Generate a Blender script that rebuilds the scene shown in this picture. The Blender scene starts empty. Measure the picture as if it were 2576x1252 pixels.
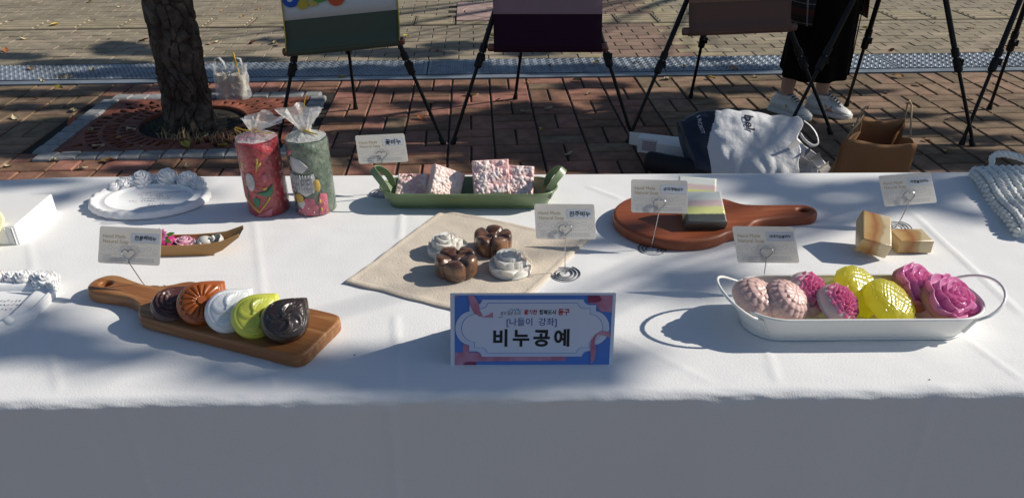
import bpy, bmesh, math, random
from math import sin, cos, pi, radians, sqrt, atan2, hypot, exp
from mathutils import Vector as V, Matrix, noise

# ------------------------------------------------------------------ camera, sky, sun, exposure
SC = bpy.context.scene
COL = SC.collection
PITCH, FPX, CX, CY, HC, ZT = radians(28.6), 1934.6, 1288.0, 626.0, 1.335, 0.73
cam = bpy.data.cameras.new('camera'); camo = bpy.data.objects.new('camera', cam); COL.objects.link(camo)
camo.location = (0, 0, HC); camo.rotation_euler = (pi/2 - PITCH, 0, 0)
cam.sensor_width = 36; cam.lens = 36 * FPX / 2576; cam.clip_start = .02; cam.clip_end = 500
SC.camera = camo
SUN_EL, SUN_AZ = radians(32), radians(8.5)          # azimuth measured from +X towards +Y
SUN = V((cos(SUN_EL)*cos(SUN_AZ), cos(SUN_EL)*sin(SUN_AZ), sin(SUN_EL)))
world = bpy.data.worlds.new('World'); SC.world = world; world.use_nodes = True
nt = world.node_tree; bg = nt.nodes['Background']
sky = nt.nodes.new('ShaderNodeTexSky'); sky.sky_type = 'NISHITA'; sky.sun_disc = False
sky.sun_elevation = SUN_EL; sky.sun_rotation = pi/2 - SUN_AZ
sky.air_density = 1.0; sky.dust_density = .5; sky.ozone_density = 2.2
nt.links.new(sky.outputs[0], bg.inputs[0]); bg.inputs[1].default_value = 0.075
sl = bpy.data.lights.new('sun', 'SUN'); sl.energy = 4.6; sl.angle = radians(.55); sl.color = (1, .93, .82)
slo = bpy.data.objects.new('sun', sl); COL.objects.link(slo); slo.location = SUN*30
slo.rotation_euler = SUN.to_track_quat('Z', 'Y').to_euler()
SC.view_settings.view_transform = 'Standard'; SC.view_settings.look = 'None'
SC.view_settings.exposure = 0.12; SC.view_settings.gamma = 1; SC.view_settings.use_curve_mapping = False
SC.cycles.max_bounces = 8; SC.cycles.transparent_max_bounces = 16; SC.cycles.caustics_reflective = False
SC.cycles.caustics_refractive = False; SC.cycles.sample_clamp_indirect = 4; SC.cycles.use_denoising = True

# ------------------------------------------------------------------ helpers
def ray(x, y):
    u, v = (x-CX)/FPX, (y-CY)/FPX
    return V((u, cos(PITCH)-v*sin(PITCH), -(sin(PITCH)+v*cos(PITCH))))
def at(x, y, z=ZT):                                # measured picture point -> place on the level z
    d = ray(x, y); t = (z-HC)/d.z
    return V((d.x*t, d.y*t, z))
def aty(x, y, Y):                                  # ... -> place at the distance Y
    d = ray(x, y); t = Y/d.y
    return V((d.x*t, Y, HC+d.z*t))
def proj(p):
    x, y, z = p[0], p[1], p[2]-HC
    zc = y*cos(PITCH)-z*sin(PITCH)
    return CX+FPX*x/zc, CY-FPX*(y*sin(PITCH)+z*cos(PITCH))/zc, zc
TH = .05
def gw(a, b, z=0):                                 # paving grid -> world
    return V((a*cos(TH)-b*sin(TH), a*sin(TH)+b*cos(TH), z))
def lerp(a, b, t): return a+(b-a)*t
def sstep(a, b, x):
    t = min(1, max(0, (x-a)/(b-a))); return t*t*(3-2*t)
def tag(o, label=None, cat=None, group=None, kind=None):
    if label: o['label'] = label
    if cat: o['category'] = cat
    if group: o['group'] = group
    if kind: o['kind'] = kind
    return o
def empty(name, loc, rz=0, label=None, cat=None, group=None):
    o = bpy.data.objects.new(name, None); COL.objects.link(o); o.empty_display_size = .02
    o.location = loc
    if isinstance(rz, (int, float)): o.rotation_euler = (0, 0, rz)
    else: o.rotation_mode = 'QUATERNION'; o.rotation_quaternion = rz
    return tag(o, label, cat, group)

class MB:
    def __init__(s): s.v = []; s.f = []; s.m = []
    def add(s, vs, fs, m=0):
        o = len(s.v); s.v += [tuple(v) for v in vs]; s.f += [tuple(i+o for i in f) for f in fs]
        s.m += [m]*len(fs) if isinstance(m, int) else list(m)
        return s
    def grid(s, nu, nv, fn, cu=False, cv=False, m=0):
        au, av = (nu if cu else nu+1), (nv if cv else nv+1)
        vs = [fn(i/nu, j/nv) for i in range(au) for j in range(av)]
        fs = []
        for i in range(nu):
            for j in range(nv):
                i2, j2 = (i+1) % au, (j+1) % av
                fs.append((i*av+j, i2*av+j, i2*av+j2, i*av+j2))
        return s.add(vs, fs, m)
    def box(s, c, d, m=0):
        x, y, z = c; a, b, h = d[0]/2, d[1]/2, d[2]/2
        vs = [(x+i*a, y+j*b, z+k*h) for k in (-1, 1) for j in (-1, 1) for i in (-1, 1)]
        return s.add(vs, [(0, 2, 3, 1), (4, 5, 7, 6), (0, 1, 5, 4), (2, 6, 7, 3), (0, 4, 6, 2), (1, 3, 7, 5)], m)
    def tube(s, pts, r, n=8, closed=False, m=0, caps=True, flat=1.0, up=None):
        pts = [V(p) for p in pts]; k = len(pts); vs = []; nrm = None
        for i, p in enumerate(pts):
            if closed: t = pts[(i+1) % k]-pts[i-1]
            else: t = pts[min(i+1, k-1)]-pts[max(i-1, 0)]
            t = t.normalized() if t.length > 1e-9 else V((0, 0, 1))
            if nrm is None:
                nrm = V(up) if up else (V((0, 0, 1)) if abs(t.z) < .9 else V((1, 0, 0)))
            nrm = (nrm-t*nrm.dot(t)); nrm = nrm.normalized() if nrm.length > 1e-9 else t.orthogonal().normalized()
            b = t.cross(nrm); rr = r(i/(k-1)) if callable(r) else (r[i] if isinstance(r, (list, tuple)) else r)
            for j in range(n):
                a = 2*pi*j/n; vs.append(p+nrm*(cos(a)*rr*flat)+b*(sin(a)*rr))
        fs = []
        for i in range(k if closed else k-1):
            for j in range(n):
                i2 = (i+1) % k; fs.append((i*n+j, i*n+(j+1) % n, i2*n+(j+1) % n, i2*n+j))
        if caps and not closed: fs += [tuple(range(n-1, -1, -1)), tuple((k-1)*n+j for j in range(n))]
        return s.add(vs, fs, m)
    def lathe(s, prof, n=32, sx=1, sy=1, m=0, c=(0, 0), fn=None):
        vs = []
        for r, z in prof:
            for j in range(n):
                a = 2*pi*j/n; rr = r*(fn(a, r, z) if fn else 1)
                vs.append((c[0]+rr*cos(a)*sx, c[1]+rr*sin(a)*sy, z))
        fs = [(i*n+j, i*n+(j+1) % n, (i+1)*n+(j+1) % n, (i+1)*n+j) for i in range(len(prof)-1) for j in range(n)]
        return s.add(vs, fs, m)
    def ball(s, c, r, nu=12, nv=8, m=0):
        c = V(c); r = V(r) if not isinstance(r, (int, float)) else V((r, r, r))
        return s.grid(nu, nv, lambda u, v: (c.x+r.x*cos(2*pi*u)*sin(pi*v), c.y+r.y*sin(2*pi*u)*sin(pi*v), c.z-r.z*cos(pi*v)), cu=True, m=m)
    def rings(s, rs, m=0, cap0=True, cap1=True):     # loft between point rings
        n = len(rs[0]); vs = [p for r in rs for p in r]
        fs = [(i*n+j, i*n+(j+1) % n, (i+1)*n+(j+1) % n, (i+1)*n+j) for i in range(len(rs)-1) for j in range(n)]
        if cap0: fs.append(tuple(range(n-1, -1, -1)))
        if cap1: fs.append(tuple((len(rs)-1)*n+j for j in range(n)))
        return s.add(vs, fs, m)
    def xf(s, mat, start=0):
        s.v[start:] = [tuple(mat @ V(v)) for v in s.v[start:]]; return s
    def build(s, name, mats, parent=None, ang=40, smooth=True, loc=None, rot=None):
        me = bpy.data.meshes.new(name); me.from_pydata(s.v, [], s.f)
        for m in (mats if isinstance(mats, (list, tuple)) else [mats]): me.materials.append(m)
        me.polygons.foreach_set('material_index', s.m)
        me.update()
        if smooth:
            me.shade_smooth()
            if ang < 180: me.set_sharp_from_angle(angle=radians(ang))
        o = bpy.data.objects.new(name, me); COL.objects.link(o)
        if parent: o.parent = parent
        if loc is not None: o.location = loc
        if rot is not None: o.rotation_euler = rot
        return o

def solid2d(outlines, half, bevel=0, res=1):       # outline (+ holes) -> rounded slab, z from -half-bevel to half+bevel
    cu = bpy.data.curves.new('c', 'CURVE'); cu.dimensions = '2D'; cu.fill_mode = 'BOTH'
    cu.extrude = half; cu.bevel_depth = bevel; cu.bevel_resolution = res; cu.offset = -bevel
    for pts in outlines:
        sp = cu.splines.new('POLY'); sp.points.add(len(pts)-1)
        for q, p in zip(sp.points, pts): q.co = (p[0], p[1], 0, 1)
        sp.use_cyclic_u = True
    return _cmesh(cu)
def _cmesh(cu):
    o = bpy.data.objects.new('c', cu); COL.objects.link(o)
    dg = bpy.context.evaluated_depsgraph_get(); dg.update()
    me = bpy.data.meshes.new_from_object(o.evaluated_get(dg))
    vs = [v.co.copy() for v in me.vertices]; fs = [tuple(p.vertices) for p in me.polygons]
    bpy.data.objects.remove(o); bpy.data.curves.remove(cu); bpy.data.meshes.remove(me)
    return vs, fs
_tc = {}
def text2d(body, size, bold=0, align='LEFT', gap=1.0):
    k = (body, size, bold, align, gap)
    if k not in _tc:
        cu = bpy.data.curves.new('t', 'FONT'); cu.body = body; cu.size = size; cu.offset = bold*size
        cu.align_x = align; cu.space_character = gap; cu.resolution_u = 3
        _tc[k] = _cmesh(cu)
    return _tc[k]
def copy_tree(o, parent=None):
    c = o.copy(); COL.objects.link(c); c.parent = parent
    for ch in list(o.children): copy_tree(ch, c)
    return c
def quatz(n, spin=0):                               # +Z turned to n, spun about it
    return V(n).normalized().to_track_quat('Z', 'Y') @ Matrix.Rotation(spin, 3, 'Z').to_quaternion()

# ------------------------------------------------------------------ materials
def pm(name, col, rough=.5, metal=0, var=0., vs=8., bump=0., bs=60., coat=0., cr=.06, sss=0., sr=.01, trans=0., ior=1.45,
       col2=None, rnd=0., film=0., fs=90., stretch=(1, 1, 1), detail=4., spec=.5, lo=.35, hi=.65, bd=.003, alpha=1., sheen=0., stain=0.):
    m = bpy.data.materials.new(name); m.use_nodes = True; t = m.node_tree; L = t.links.new
    P = t.nodes['Principled BSDF']; I = P.inputs
    I['Base Color'].default_value = (*col, 1); I['Roughness'].default_value = rough; I['Metallic'].default_value = metal
    I['IOR'].default_value = ior; I['Specular IOR Level'].default_value = spec; I['Alpha'].default_value = alpha
    I['Coat Weight'].default_value = max(coat, film); I['Coat Roughness'].default_value = cr; I['Sheen Weight'].default_value = sheen
    I['Transmission Weight'].default_value = trans
    if sss:
        I['Subsurface Weight'].default_value = sss; I['Subsurface Scale'].default_value = sr
        I['Subsurface Radius'].default_value = (1, .6, .4)
    tc = t.nodes.new('ShaderNodeTexCoord'); mp = t.nodes.new('ShaderNodeMapping'); mp.inputs['Scale'].default_value = stretch
    L(tc.outputs['Object'], mp.inputs[0]); out = None
    if var or col2:
        c2 = col2 or tuple(c*(1-var) for c in col)
        nz = t.nodes.new('ShaderNodeTexNoise'); nz.inputs['Scale'].default_value = vs; nz.inputs['Detail'].default_value = detail
        L(mp.outputs[0], nz.inputs['Vector'])
        rm = t.nodes.new('ShaderNodeValToRGB'); rm.color_ramp.elements[0].position = lo; rm.color_ramp.elements[1].position = hi
        rm.color_ramp.elements[0].color = (*col, 1); rm.color_ramp.elements[1].color = (*c2, 1)
        L(nz.outputs['Fac'], rm.inputs[0]); out = rm.outputs[0]
    if rnd:
        oi = t.nodes.new('ShaderNodeObjectInfo'); mr = t.nodes.new('ShaderNodeMapRange')
        mr.inputs['To Min'].default_value = 1-rnd; mr.inputs['To Max'].default_value = 1+rnd
        L(oi.outputs['Random'], mr.inputs[0]); hs = t.nodes.new('ShaderNodeHueSaturation')
        L(mr.outputs[0], hs.inputs['Value'])
        if out: L(out, hs.inputs['Color'])
        else: hs.inputs['Color'].default_value = (*col, 1)
        mh = t.nodes.new('ShaderNodeMapRange'); mh.inputs['To Min'].default_value = .5+rnd*.05; mh.inputs['To Max'].default_value = .5-rnd*.05
        L(oi.outputs['Random'], mh.inputs[0]); L(mh.outputs[0], hs.inputs['Hue'])
        out = hs.outputs[0]
    if stain:                                         # blotches of dirt that run on from piece to piece
        ge = t.nodes.new('ShaderNodeNewGeometry'); ns_ = t.nodes.new('ShaderNodeTexNoise'); ns_.inputs['Scale'].default_value = 2.3; ns_.inputs['Detail'].default_value = 7; ns_.inputs['Roughness'].default_value = .65
        L(ge.outputs['Position'], ns_.inputs['Vector']); ms = t.nodes.new('ShaderNodeMapRange'); ms.inputs['From Min'].default_value = .38; ms.inputs['From Max'].default_value = .68
        ms.inputs['To Min'].default_value = 1.08; ms.inputs['To Max'].default_value = 1-stain; L(ns_.outputs['Fac'], ms.inputs[0])
        hv = t.nodes.new('ShaderNodeHueSaturation'); L(ms.outputs[0], hv.inputs['Value'])
        if out: L(out, hv.inputs['Color'])
        else: hv.inputs['Color'].default_value = (*col, 1)
        out = hv.outputs[0]
    if out: L(out, I['Base Color'])
    if bump:
        n2 = t.nodes.new('ShaderNodeTexNoise'); n2.inputs['Scale'].default_value = bs; n2.inputs['Detail'].default_value = 5
        L(mp.outputs[0], n2.inputs['Vector']); bp = t.nodes.new('ShaderNodeBump')
        bp.inputs['Strength'].default_value = bump; bp.inputs['Distance'].default_value = bd
        L(n2.outputs['Fac'], bp.inputs['Height']); L(bp.outputs[0], I['Normal'])
    if film:                                          # crinkled cling film: its own bumpy gloss
        m2 = t.nodes.new('ShaderNodeMapping'); m2.inputs['Scale'].default_value = (1, 3.2, 1.6); m2.inputs['Rotation'].default_value = (.4, .3, .7)
        L(tc.outputs['Object'], m2.inputs[0])
        n3 = t.nodes.new('ShaderNodeTexNoise'); n3.inputs['Scale'].default_value = fs; n3.inputs['Detail'].default_value = 2; n3.inputs['Distortion'].default_value = 1.2
        L(m2.outputs[0], n3.inputs['Vector']); b2 = t.nodes.new('ShaderNodeBump')
        b2.inputs['Strength'].default_value = .9; b2.inputs['Distance'].default_value = .004
        L(n3.outputs['Fac'], b2.inputs['Height']); L(b2.outputs[0], I['Coat Normal'])
    return m
def lucent(m, col, fac):                              # lets light through from behind (thin petals, wax, soap, paper)
    t = m.node_tree; P = t.nodes['Principled BSDF']; T = t.nodes.new('ShaderNodeBsdfTranslucent'); T.inputs[0].default_value = (*col, 1)
    X = t.nodes.new('ShaderNodeMixShader'); X.inputs[0].default_value = fac
    t.links.new(P.outputs[0], X.inputs[1]); t.links.new(T.outputs[0], X.inputs[2]); t.links.new(X.outputs[0], t.nodes['Material Output'].inputs[0]); return m
def nodes_of(m): return m.node_tree, m.node_tree.nodes['Principled BSDF']

def wood(name, c1, c2, c3, sc=(1.2, 16, 16), rough=.45, coat=.15, ws=5):
    m = pm(name, c1, rough, coat=coat, cr=.3); t, P = nodes_of(m); L = t.links.new
    tc = t.nodes.new('ShaderNodeTexCoord'); mp = t.nodes.new('ShaderNodeMapping'); mp.inputs['Scale'].default_value = sc
    L(tc.outputs['Object'], mp.inputs[0])
    n1 = t.nodes.new('ShaderNodeTexNoise'); n1.inputs['Scale'].default_value = ws; n1.inputs['Detail'].default_value = 6; n1.inputs['Distortion'].default_value = .6
    L(mp.outputs[0], n1.inputs['Vector'])
    r = t.nodes.new('ShaderNodeValToRGB'); e = r.color_ramp.elements
    e[0].position = .32; e[0].color = (*c1, 1); e[1].position = .7; e[1].color = (*c3, 1); q = e.new(.52); q.color = (*c2, 1)
    L(n1.outputs['Fac'], r.inputs[0]); L(r.outputs[0], P.inputs['Base Color'])
    bp = t.nodes.new('ShaderNodeBump'); bp.inputs['Strength'].default_value = .15; bp.inputs['Distance'].default_value = .002
    L(n1.outputs['Fac'], bp.inputs['Height']); L(bp.outputs[0], P.inputs['Normal'])
    return m
# ------------------------------------------------------------------ ground and paving
M_sand = pm('joint_sand', (.028, .022, .018), .95, var=.4, vs=30, bump=.4, bs=200)
M_red = pm('red_brick', (.32, .16, .105), .9, var=.35, vs=14, bump=.8, bs=130, rnd=.28, stain=.45, bd=.004)
M_brown = pm('brown_brick', (.285, .19, .12), .9, var=.35, vs=14, bump=.8, bs=130, rnd=.25, bd=.004, stain=.4)
M_grey = pm('grey_paver', (.335, .28, .20), .9, var=.25, vs=10, bump=.5, bs=120, rnd=.16, stain=.3)
M_frd = pm('faded_red_paver', (.30, .20, .15), .9, var=.25, vs=10, bump=.5, bs=120, rnd=.16, stain=.3)
M_beige = pm('beige_paver', (.42, .35, .22), .9, var=.25, vs=10, bump=.5, bs=120, rnd=.16, stain=.3)
M_far = pm('far_ground', (.21, .155, .12), .95, var=.3, vs=3, bump=.3, bs=40)

g = MB(); g.grid(8, 8, lambda u, v: (-150+300*u, -150+300*v, -.06))
tag(g.build('ground', M_far), kind='structure')
def sheet(name, a0, a1, b0, b1, z, mat):
    s = MB(); n = 12
    s.grid(n, 4, lambda u, v: gw(lerp(a0, a1, u), lerp(b0, b1, v), z))
    return tag(s.build(name, mat), kind='structure')
pave1 = sheet('brick_pavement', -9, 9, 2.5, 4.62, -.0075, M_sand)
pave2 = sheet('footpath', -9, 9, 5.07, 14, -.0045, M_sand)

def brick_mesh(l, w, h=.05, c=.004):
    b = MB(); x, y = l/2, w/2
    r0 = [(-x, -y, -h), (x, -y, -h), (x, y, -h), (-x, y, -h)]
    r1 = [(a, b_, -c) for a, b_, _ in r0]
    r2 = [(a-c*(1 if a > 0 else -1), b_-c*(1 if b_ > 0 else -1), 0) for a, b_, _ in r0]
    b.rings([r0, r1, r2], cap0=False); return b
def lay(parent, items, name, dims, rng, limit=300, rest_name='paving_beyond'):
    """items: (a, b, rot90, material).  The ones showing largest become objects, the rest one joined part."""
    vis, rest = [], []
    for it in items:
        p = gw(it[0], it[1]); x, y, zc = proj(p) if p.y > .5 else (0, 9999, 99)
        hid = y > 446 or y < -12 or not -60 < x < 2640
        if not hid and name == 'brick' and -2.0 < it[0] < -.92 and 3.5 < it[1] < 4.32: hid = True
        (rest if hid else vis).append((zc, it))
    vis.sort(key=lambda q: q[0]); rest += vis[limit:]; vis = vis[:limit]; meshes = {}
    for zc, (a, b, q, m) in vis:
        k = m.name
        if k not in meshes:
            o = brick_mesh(*dims).build(name, m, ang=25); meshes[k] = o.data
        else:
            o = bpy.data.objects.new(name, meshes[k]); COL.objects.link(o)
        o.parent = parent; o.location = gw(a, b, rng.uniform(-.002, .0015))
        o.rotation_euler = (rng.gauss(0, .006), rng.gauss(0, .006), TH+(pi/2 if q else 0)+rng.gauss(0, .006))
    big = MB(); mats = []; base = brick_mesh(*dims)
    for zc, (a, b, q, m) in rest:
        if m not in mats: mats.append(m)
        R = Matrix.Translation(gw(a, b, rng.uniform(-.002, .001))) @ Matrix.Rotation(TH+(pi/2 if q else 0), 4, 'Z')
        big.add([R @ V(v) for v in base.v], base.f, mats.index(m))
    if big.f: tag(big.build(rest_name, mats, parent, ang=25), kind='stuff')
rng = random.Random(3)
MOD = .223; items = []
for i in range(-17, 20):
    for j in range(-4, 6):
        a, b = -.133+(i+.5)*MOD, 3.50+(j+.5)*MOD
        if b > 4.62-.05: continue
        if -2.03 < a < -.90 and 3.46 < b < 4.36: continue
        for s in (-1, 1):
            m = M_red if -2.18 < a < .915 else M_brown
            if rng.random() < .04: m = M_brown
            if (i+j) % 2 == 0: items.append((a, b+s*MOD/4, 0, m))
            else: items.append((a+s*MOD/4, b, 1, m))
lay(pave1, items, 'brick', (MOD-.010, MOD/2-.009, .05, .005), rng, 300, 'brick_field')
items = []
for j in range(0, 24):
    b = 5.13+j*.1
    if b > 6.08: b += .36
    for i in range(-30, 34):
        a = .0+(i+(.5 if j % 2 else 0))*.2
        if -.16 < a < .55 and 6.24 < b < 6.98: continue
        m = M_frd if .85 < a < 1.43 else (M_beige if .69 < a <= .86 or 1.42 < a < 1.70 else M_grey)
        items.append((a, b, 0, m))
lay(pave2, items, 'paver', (.1935, .0945, .05, .0022), rng, 300, 'paver_field')

# tactile guidance strip
M_tact0 = pm('tactile_tile_base', (.23, .19, .13), .9, var=.3, vs=9, rnd=.12)
M_tact = pm('tactile_tile', (.42, .355, .24), .85, var=.25, vs=9, bump=.4, bs=90, rnd=.12)
tt = brick_mesh(.312, .318, .05, .004)
for k in range(4):
    y = -.12+k*.08
    bar = [[(-.14, y-.02, 0), (.14, y-.02, 0), (.14, y+.02, 0), (-.14, y+.02, 0)], [(-.133, y-.012, .006), (.133, y-.012, .006), (.133, y+.012, .006), (-.133, y+.012, .006)]]
    tt.rings(bar, cap0=False, m=1)
tm = None
for i in range(-14, 17):
    a = .02+i*.32
    if -.28 < a < .62: continue
    if tm is None: o = tt.build('tactile_tile', [M_tact0, M_tact], ang=25); tm = o.data
    else: o = bpy.data.objects.new('tactile_tile', tm); COL.objects.link(o)
    o.parent = pave2; o.location = gw(a, 6.272, .001+rng.uniform(-.002, .002)); o.rotation_euler = (0, 0, TH)
for i, a in enumerate((-.3, .02, .34, .63)):           # short tiles in front of the utility cover
    b2 = brick_mesh(.30 if i != 3 else .2, .10, .05, .004)
    for k in range(2): b2.rings([[(-.1, -.035+k*.045, 0), (.1, -.035+k*.045, 0), (.1, -.01+k*.045, 0), (-.1, -.01+k*.045, 0)], [(-.095, -.03+k*.045, .006), (.095, -.03+k*.045, .006), (.095, -.016+k*.045, .006), (-.095, -.016+k*.045, .006)]], cap0=False)
    o = b2.build('tactile_tile', M_tact, pave2, ang=25); o.location = gw(a, 6.17, .001); o.rotation_euler = (0, 0, TH)
M_mh = pm('pink_concrete', (.40, .28, .25), .9, var=.25, vs=12, bump=.3, bs=90)
M_dark = pm('dark_gap', (.015, .014, .013), .9)
uc = empty('utility_cover', gw(.2, 6.60), TH, 'square pinkish utility cover with round lid between the grey pavers', 'utility cover')
sq = [(-.33, -.36), (.33, -.36), (.33, .36), (-.33, .36)]; ci = [(.275*cos(2*pi*k/48), .275*sin(2*pi*k/48)) for k in range(48)]
vs, fs = solid2d([sq, ci], .02, .003); MB().add(vs, fs).build('cover_frame', M_mh, uc, loc=(0, 0, -.018))
vs, fs = solid2d([[(p[0]*.965, p[1]*.965) for p in ci]], .02, .003); ld = MB().add(vs, fs).build('lid', M_mh, uc, loc=(0, 0, -.019))
sl_ = MB()
for q in range(4): MB().box((.12*cos(q*pi/2+.5), .12*sin(q*pi/2+.5), .0245), (.05, .012, .002)).build('lifting_slot', M_dark, ld)

# trench drain
M_steel = pm('galvanised_steel', (.30, .345, .40), .5, metal=.35, var=.3, vs=6, bump=.1, bs=60, stain=.45)
M_steel2 = pm('steel_angle', (.28, .32, .36), .5, metal=.4, var=.35, vs=5)
drain = sheet('trench_drain', -9, 9, 4.60, 5.08, -.03, M_dark)
fr = MB()
fr.add([gw(-9, 4.63, .003), gw(9, 4.63, .003), gw(9, 4.70, .003), gw(-9, 4.70, .003), gw(-9, 4.63, -.05), gw(9, 4.63, -.05), gw(9, 4.70, -.05), gw(-9, 4.70, -.05)], [(0, 1, 2, 3), (4, 5, 1, 0), (7, 3, 2, 6)])
fr.build('drain_kerb', M_steel2, drain, smooth=False)
pl = MB(); pl.rings([[(-.746, -.168, -.03), (.746, -.168, -.03), (.746, .168, -.03), (-.746, .168, -.03)], [(-.746, -.168, 0), (.746, -.168, 0), (.746, .168, 0), (-.746, .168, 0)]], cap0=False)
st = MB()
for j in range(13):
    for i in range(54):
        x, y = -.725+i*.027+(.0135 if j % 2 else 0), -.155+j*.0258
        a = .9 if (i+j) % 2 else -.9; ca, sa = cos(a), sin(a)
        e = [(-.011, 0), (0, -.0055), (.011, 0), (0, .0055)]
        r0 = [(x+p*ca-q*sa, y+p*sa+q*ca, 0) for p, q in e]
        r1 = [(x+.45*(p*ca-q*sa), y+.45*(p*sa+q*ca), .0042) for p, q in e]
        st.rings([r0, r1], cap0=False)
pmesh = smesh = None
for i in range(-4, 4):
    loc = gw(-.293+.75+1.5*i, 4.892, .002)
    if pmesh is None:
        o = pl.build('cover_plate', M_steel, drain, smooth=False); s = tag(st.build('tread_studs', M_steel, o, smooth=False), kind='stuff'); pmesh, smesh = o.data, s.data
    else:
        o = bpy.data.objects.new('cover_plate', pmesh); COL.objects.link(o); o.parent = drain
        s = tag(bpy.data.objects.new('tread_studs', smesh), kind='stuff'); COL.objects.link(s); s.parent = o
    o.location = loc; o.rotation_euler = (0, 0, TH)

# ------------------------------------------------------------------ tree pit: kerb stones, iron grate, soil
M_rust = pm('rust_red_iron', (.27, .085, .05), .75, var=.45, vs=14, bump=.3, bs=120, stain=.4)
M_soil = pm('dry_soil', (.20, .15, .09), .95, var=.5, vs=40, bump=1, bs=120, bd=.01)
M_soild = pm('pit_soil', (.05, .04, .03), .95, var=.4, vs=30, bump=.6, bs=120)
M_stone = pm('granite_sett', (.31, .315, .32), .8, var=.25, vs=25, bump=.5, bs=160, rnd=.12)
TC = gw(-1.455, 3.88)
pit = empty('tree_pit', TC, TH, 'square tree pit edged with pale granite setts around the trunk', 'tree pit')
s = MB(); s.grid(20, 20, lambda u, v: (-.56+1.12*u, -.45+.9*v, -.045+.006*noise.noise(V((u*9, v*9, 3))))); s.build('pit_floor', M_soild, pit)
def sett(l, w, sd):
    b = brick_mesh(l, w, .06, .007); r = random.Random(sd)
    b.v = [(x+r.gauss(0, .0012), y+r.gauss(0, .0012), z+r.gauss(0, .0015)) for x, y, z in b.v]; return b
k = 0
for side in range(4):
    ln, off = (1.16, .445) if side % 2 == 0 else (.81, .575)
    n = 12 if side % 2 == 0 else 9
    for i in range(n):
        o = sett(ln/n-.006, .085, k).build('kerb_stone', M_stone, pit, ang=35); k += 1
        t = -ln/2+(i+.5)*ln/n
        o.location = [(t, -off, .014), (off, t, .014), (t, off, .014), (-off, t, .014)][side]
        o.rotation_euler = (rng.gauss(0, .012), rng.gauss(0, .012), (0, pi/2, 0, pi/2)[side]+rng.gauss(0, .01))
gr = empty('tree_grate', TC+V((0, 0, 0)), TH, 'rust red cast iron tree grate with radial slots', 'tree grate')
def quarter(sx, sy):
    X, Y = .525, .398; r0 = .262; out = []
    arc = [(r0*cos(a), r0*sin(a)) for a in [pi/2*k/16 for k in range(17)]]
    out = [(r0, .003), (X, .003), (X, Y), (.003, Y), (.003, r0)] + arc[::-1][1:-1]
    holes = []
    def trap(ra, rb, a, w0, w1):
        pts = []
        for r, w, sg in ((ra, w0, -1), (rb, w1, -1), (rb, w1, 1), (ra, w0, 1)): pts.append((r*cos(a)-sg*w*sin(a), r*sin(a)+sg*w*cos(a)))
        if all(.012 < p[0] < X-.014 and .012 < p[1] < Y-.014 for p in pts): holes.append(pts); return True
    for i in range(11): trap(.282, .345, pi/2*(i+.5)/11, .009, .012)
    for i in range(10): trap(.362, .43, pi/2*(i+.5)/10, .016, .004)
    for i in range(9): trap(.366, .425, pi/2*(i+1)/10, .003, .015)
    for i in range(13): trap(.447, .505, pi/2*(i+.5)/13, .012, .016)
    for i in range(9): trap(.525, .575, pi/2*(i+.5)/9, .018, .004)
    for i in range(9): trap(.595, .635, pi/2*(i+.5)/9, .005, .018)
    vs, fs = solid2d([out]+holes, .008, .002, 0)
    return MB().add([(v.x*sx, v.y*sy, v.z) for v in vs], fs)
for sx in (1, -1):
    for sy in (1, -1): quarter(sx, sy).build('grate_panel', M_rust, gr, smooth=False, loc=(0, 0, -.002))
rim = MB(); rim.tube([(.268*cos(2*pi*k/48), .268*sin(2*pi*k/48), .006) for k in range(48)], .007, 6, closed=True); rim.build('ring_edge', M_rust, gr)
s = MB(); s.grid(10, 48, lambda u, v: (.262*u*cos(2*pi*v), .262*u*sin(2*pi*v), -.028+.035*(1-u*u)+.012*noise.noise(V((u*7*cos(2*pi*v), u*7*sin(2*pi*v), 1)))), cv=True)
s.build('soil_mound', M_soil, pit)

# ------------------------------------------------------------------ trees
M_bark = pm('bark', (.06, .045, .034), .95, bump=1, bs=70, bd=.014, col2=(.15, .12, .095), vs=16, lo=.42, hi=.7)
M_leaf = pm('green_leaf', (.06, .095, .025), .55, col2=(.11, .12, .03), vs=2, rnd=.2)
M_leaf.node_tree.nodes['Principled BSDF'].inputs['Transmission Weight'].default_value = .0
def bark_tube(base, top, r0, r1, flare, nu=120, nv=150):
    base, top = V(base), V(top); m = MB()
    def fn(u, v):
        z = v; c = base.lerp(top, z); r = lerp(r0, r1, z) + flare*exp(-z*top.z*9)*(1+.5*cos(5*2*pi*u+1))
        a = 2*pi*u; q = V((cos(a)*r*7, sin(a)*r*7, z*top.z*4.0))
        q = q+.35*noise.noise_vector(q*1.7)
        d, _ = noise.voronoi(V((q.x*3.6, q.y*3.6, q.z*1.5))); crack = sstep(.0, .13, d[1]-d[0])
        h = .018*crack + .010*noise.fractal(q*.9, 1, 2, 4) + .006*noise.noise(q*4)+.004*noise.noise(q*11)
        return (c.x+cos(a)*(r+h), c.y+sin(a)*(r+h), c.z)
    m.grid(nu, nv, fn, cu=True); return m
def leaf_quad(p, size, rg):                        # a bent leaf of four triangles
    n = V((rg.gauss(0, 1), rg.gauss(0, 1), rg.gauss(0, .8)+.5)).normalized(); t = n.orthogonal().normalized()
    t = Matrix.Rotation(rg.uniform(0, 2*pi), 3, n) @ t; b = n.cross(t)
    return [p-t*size*.55, p+b*size*.3+n*size*.06, p+t*size*.6, p-b*size*.3+n*size*.06, p]
LF = [(0, 1, 4), (1, 2, 4), (2, 3, 4), (3, 0, 4)]
tree = empty('street_tree', TC+V((.014, -.05, 0)), 0, 'street tree with dark cracked bark standing in the iron grate', 'tree')
tb = TC+V((.014, -.05, 0))
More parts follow.
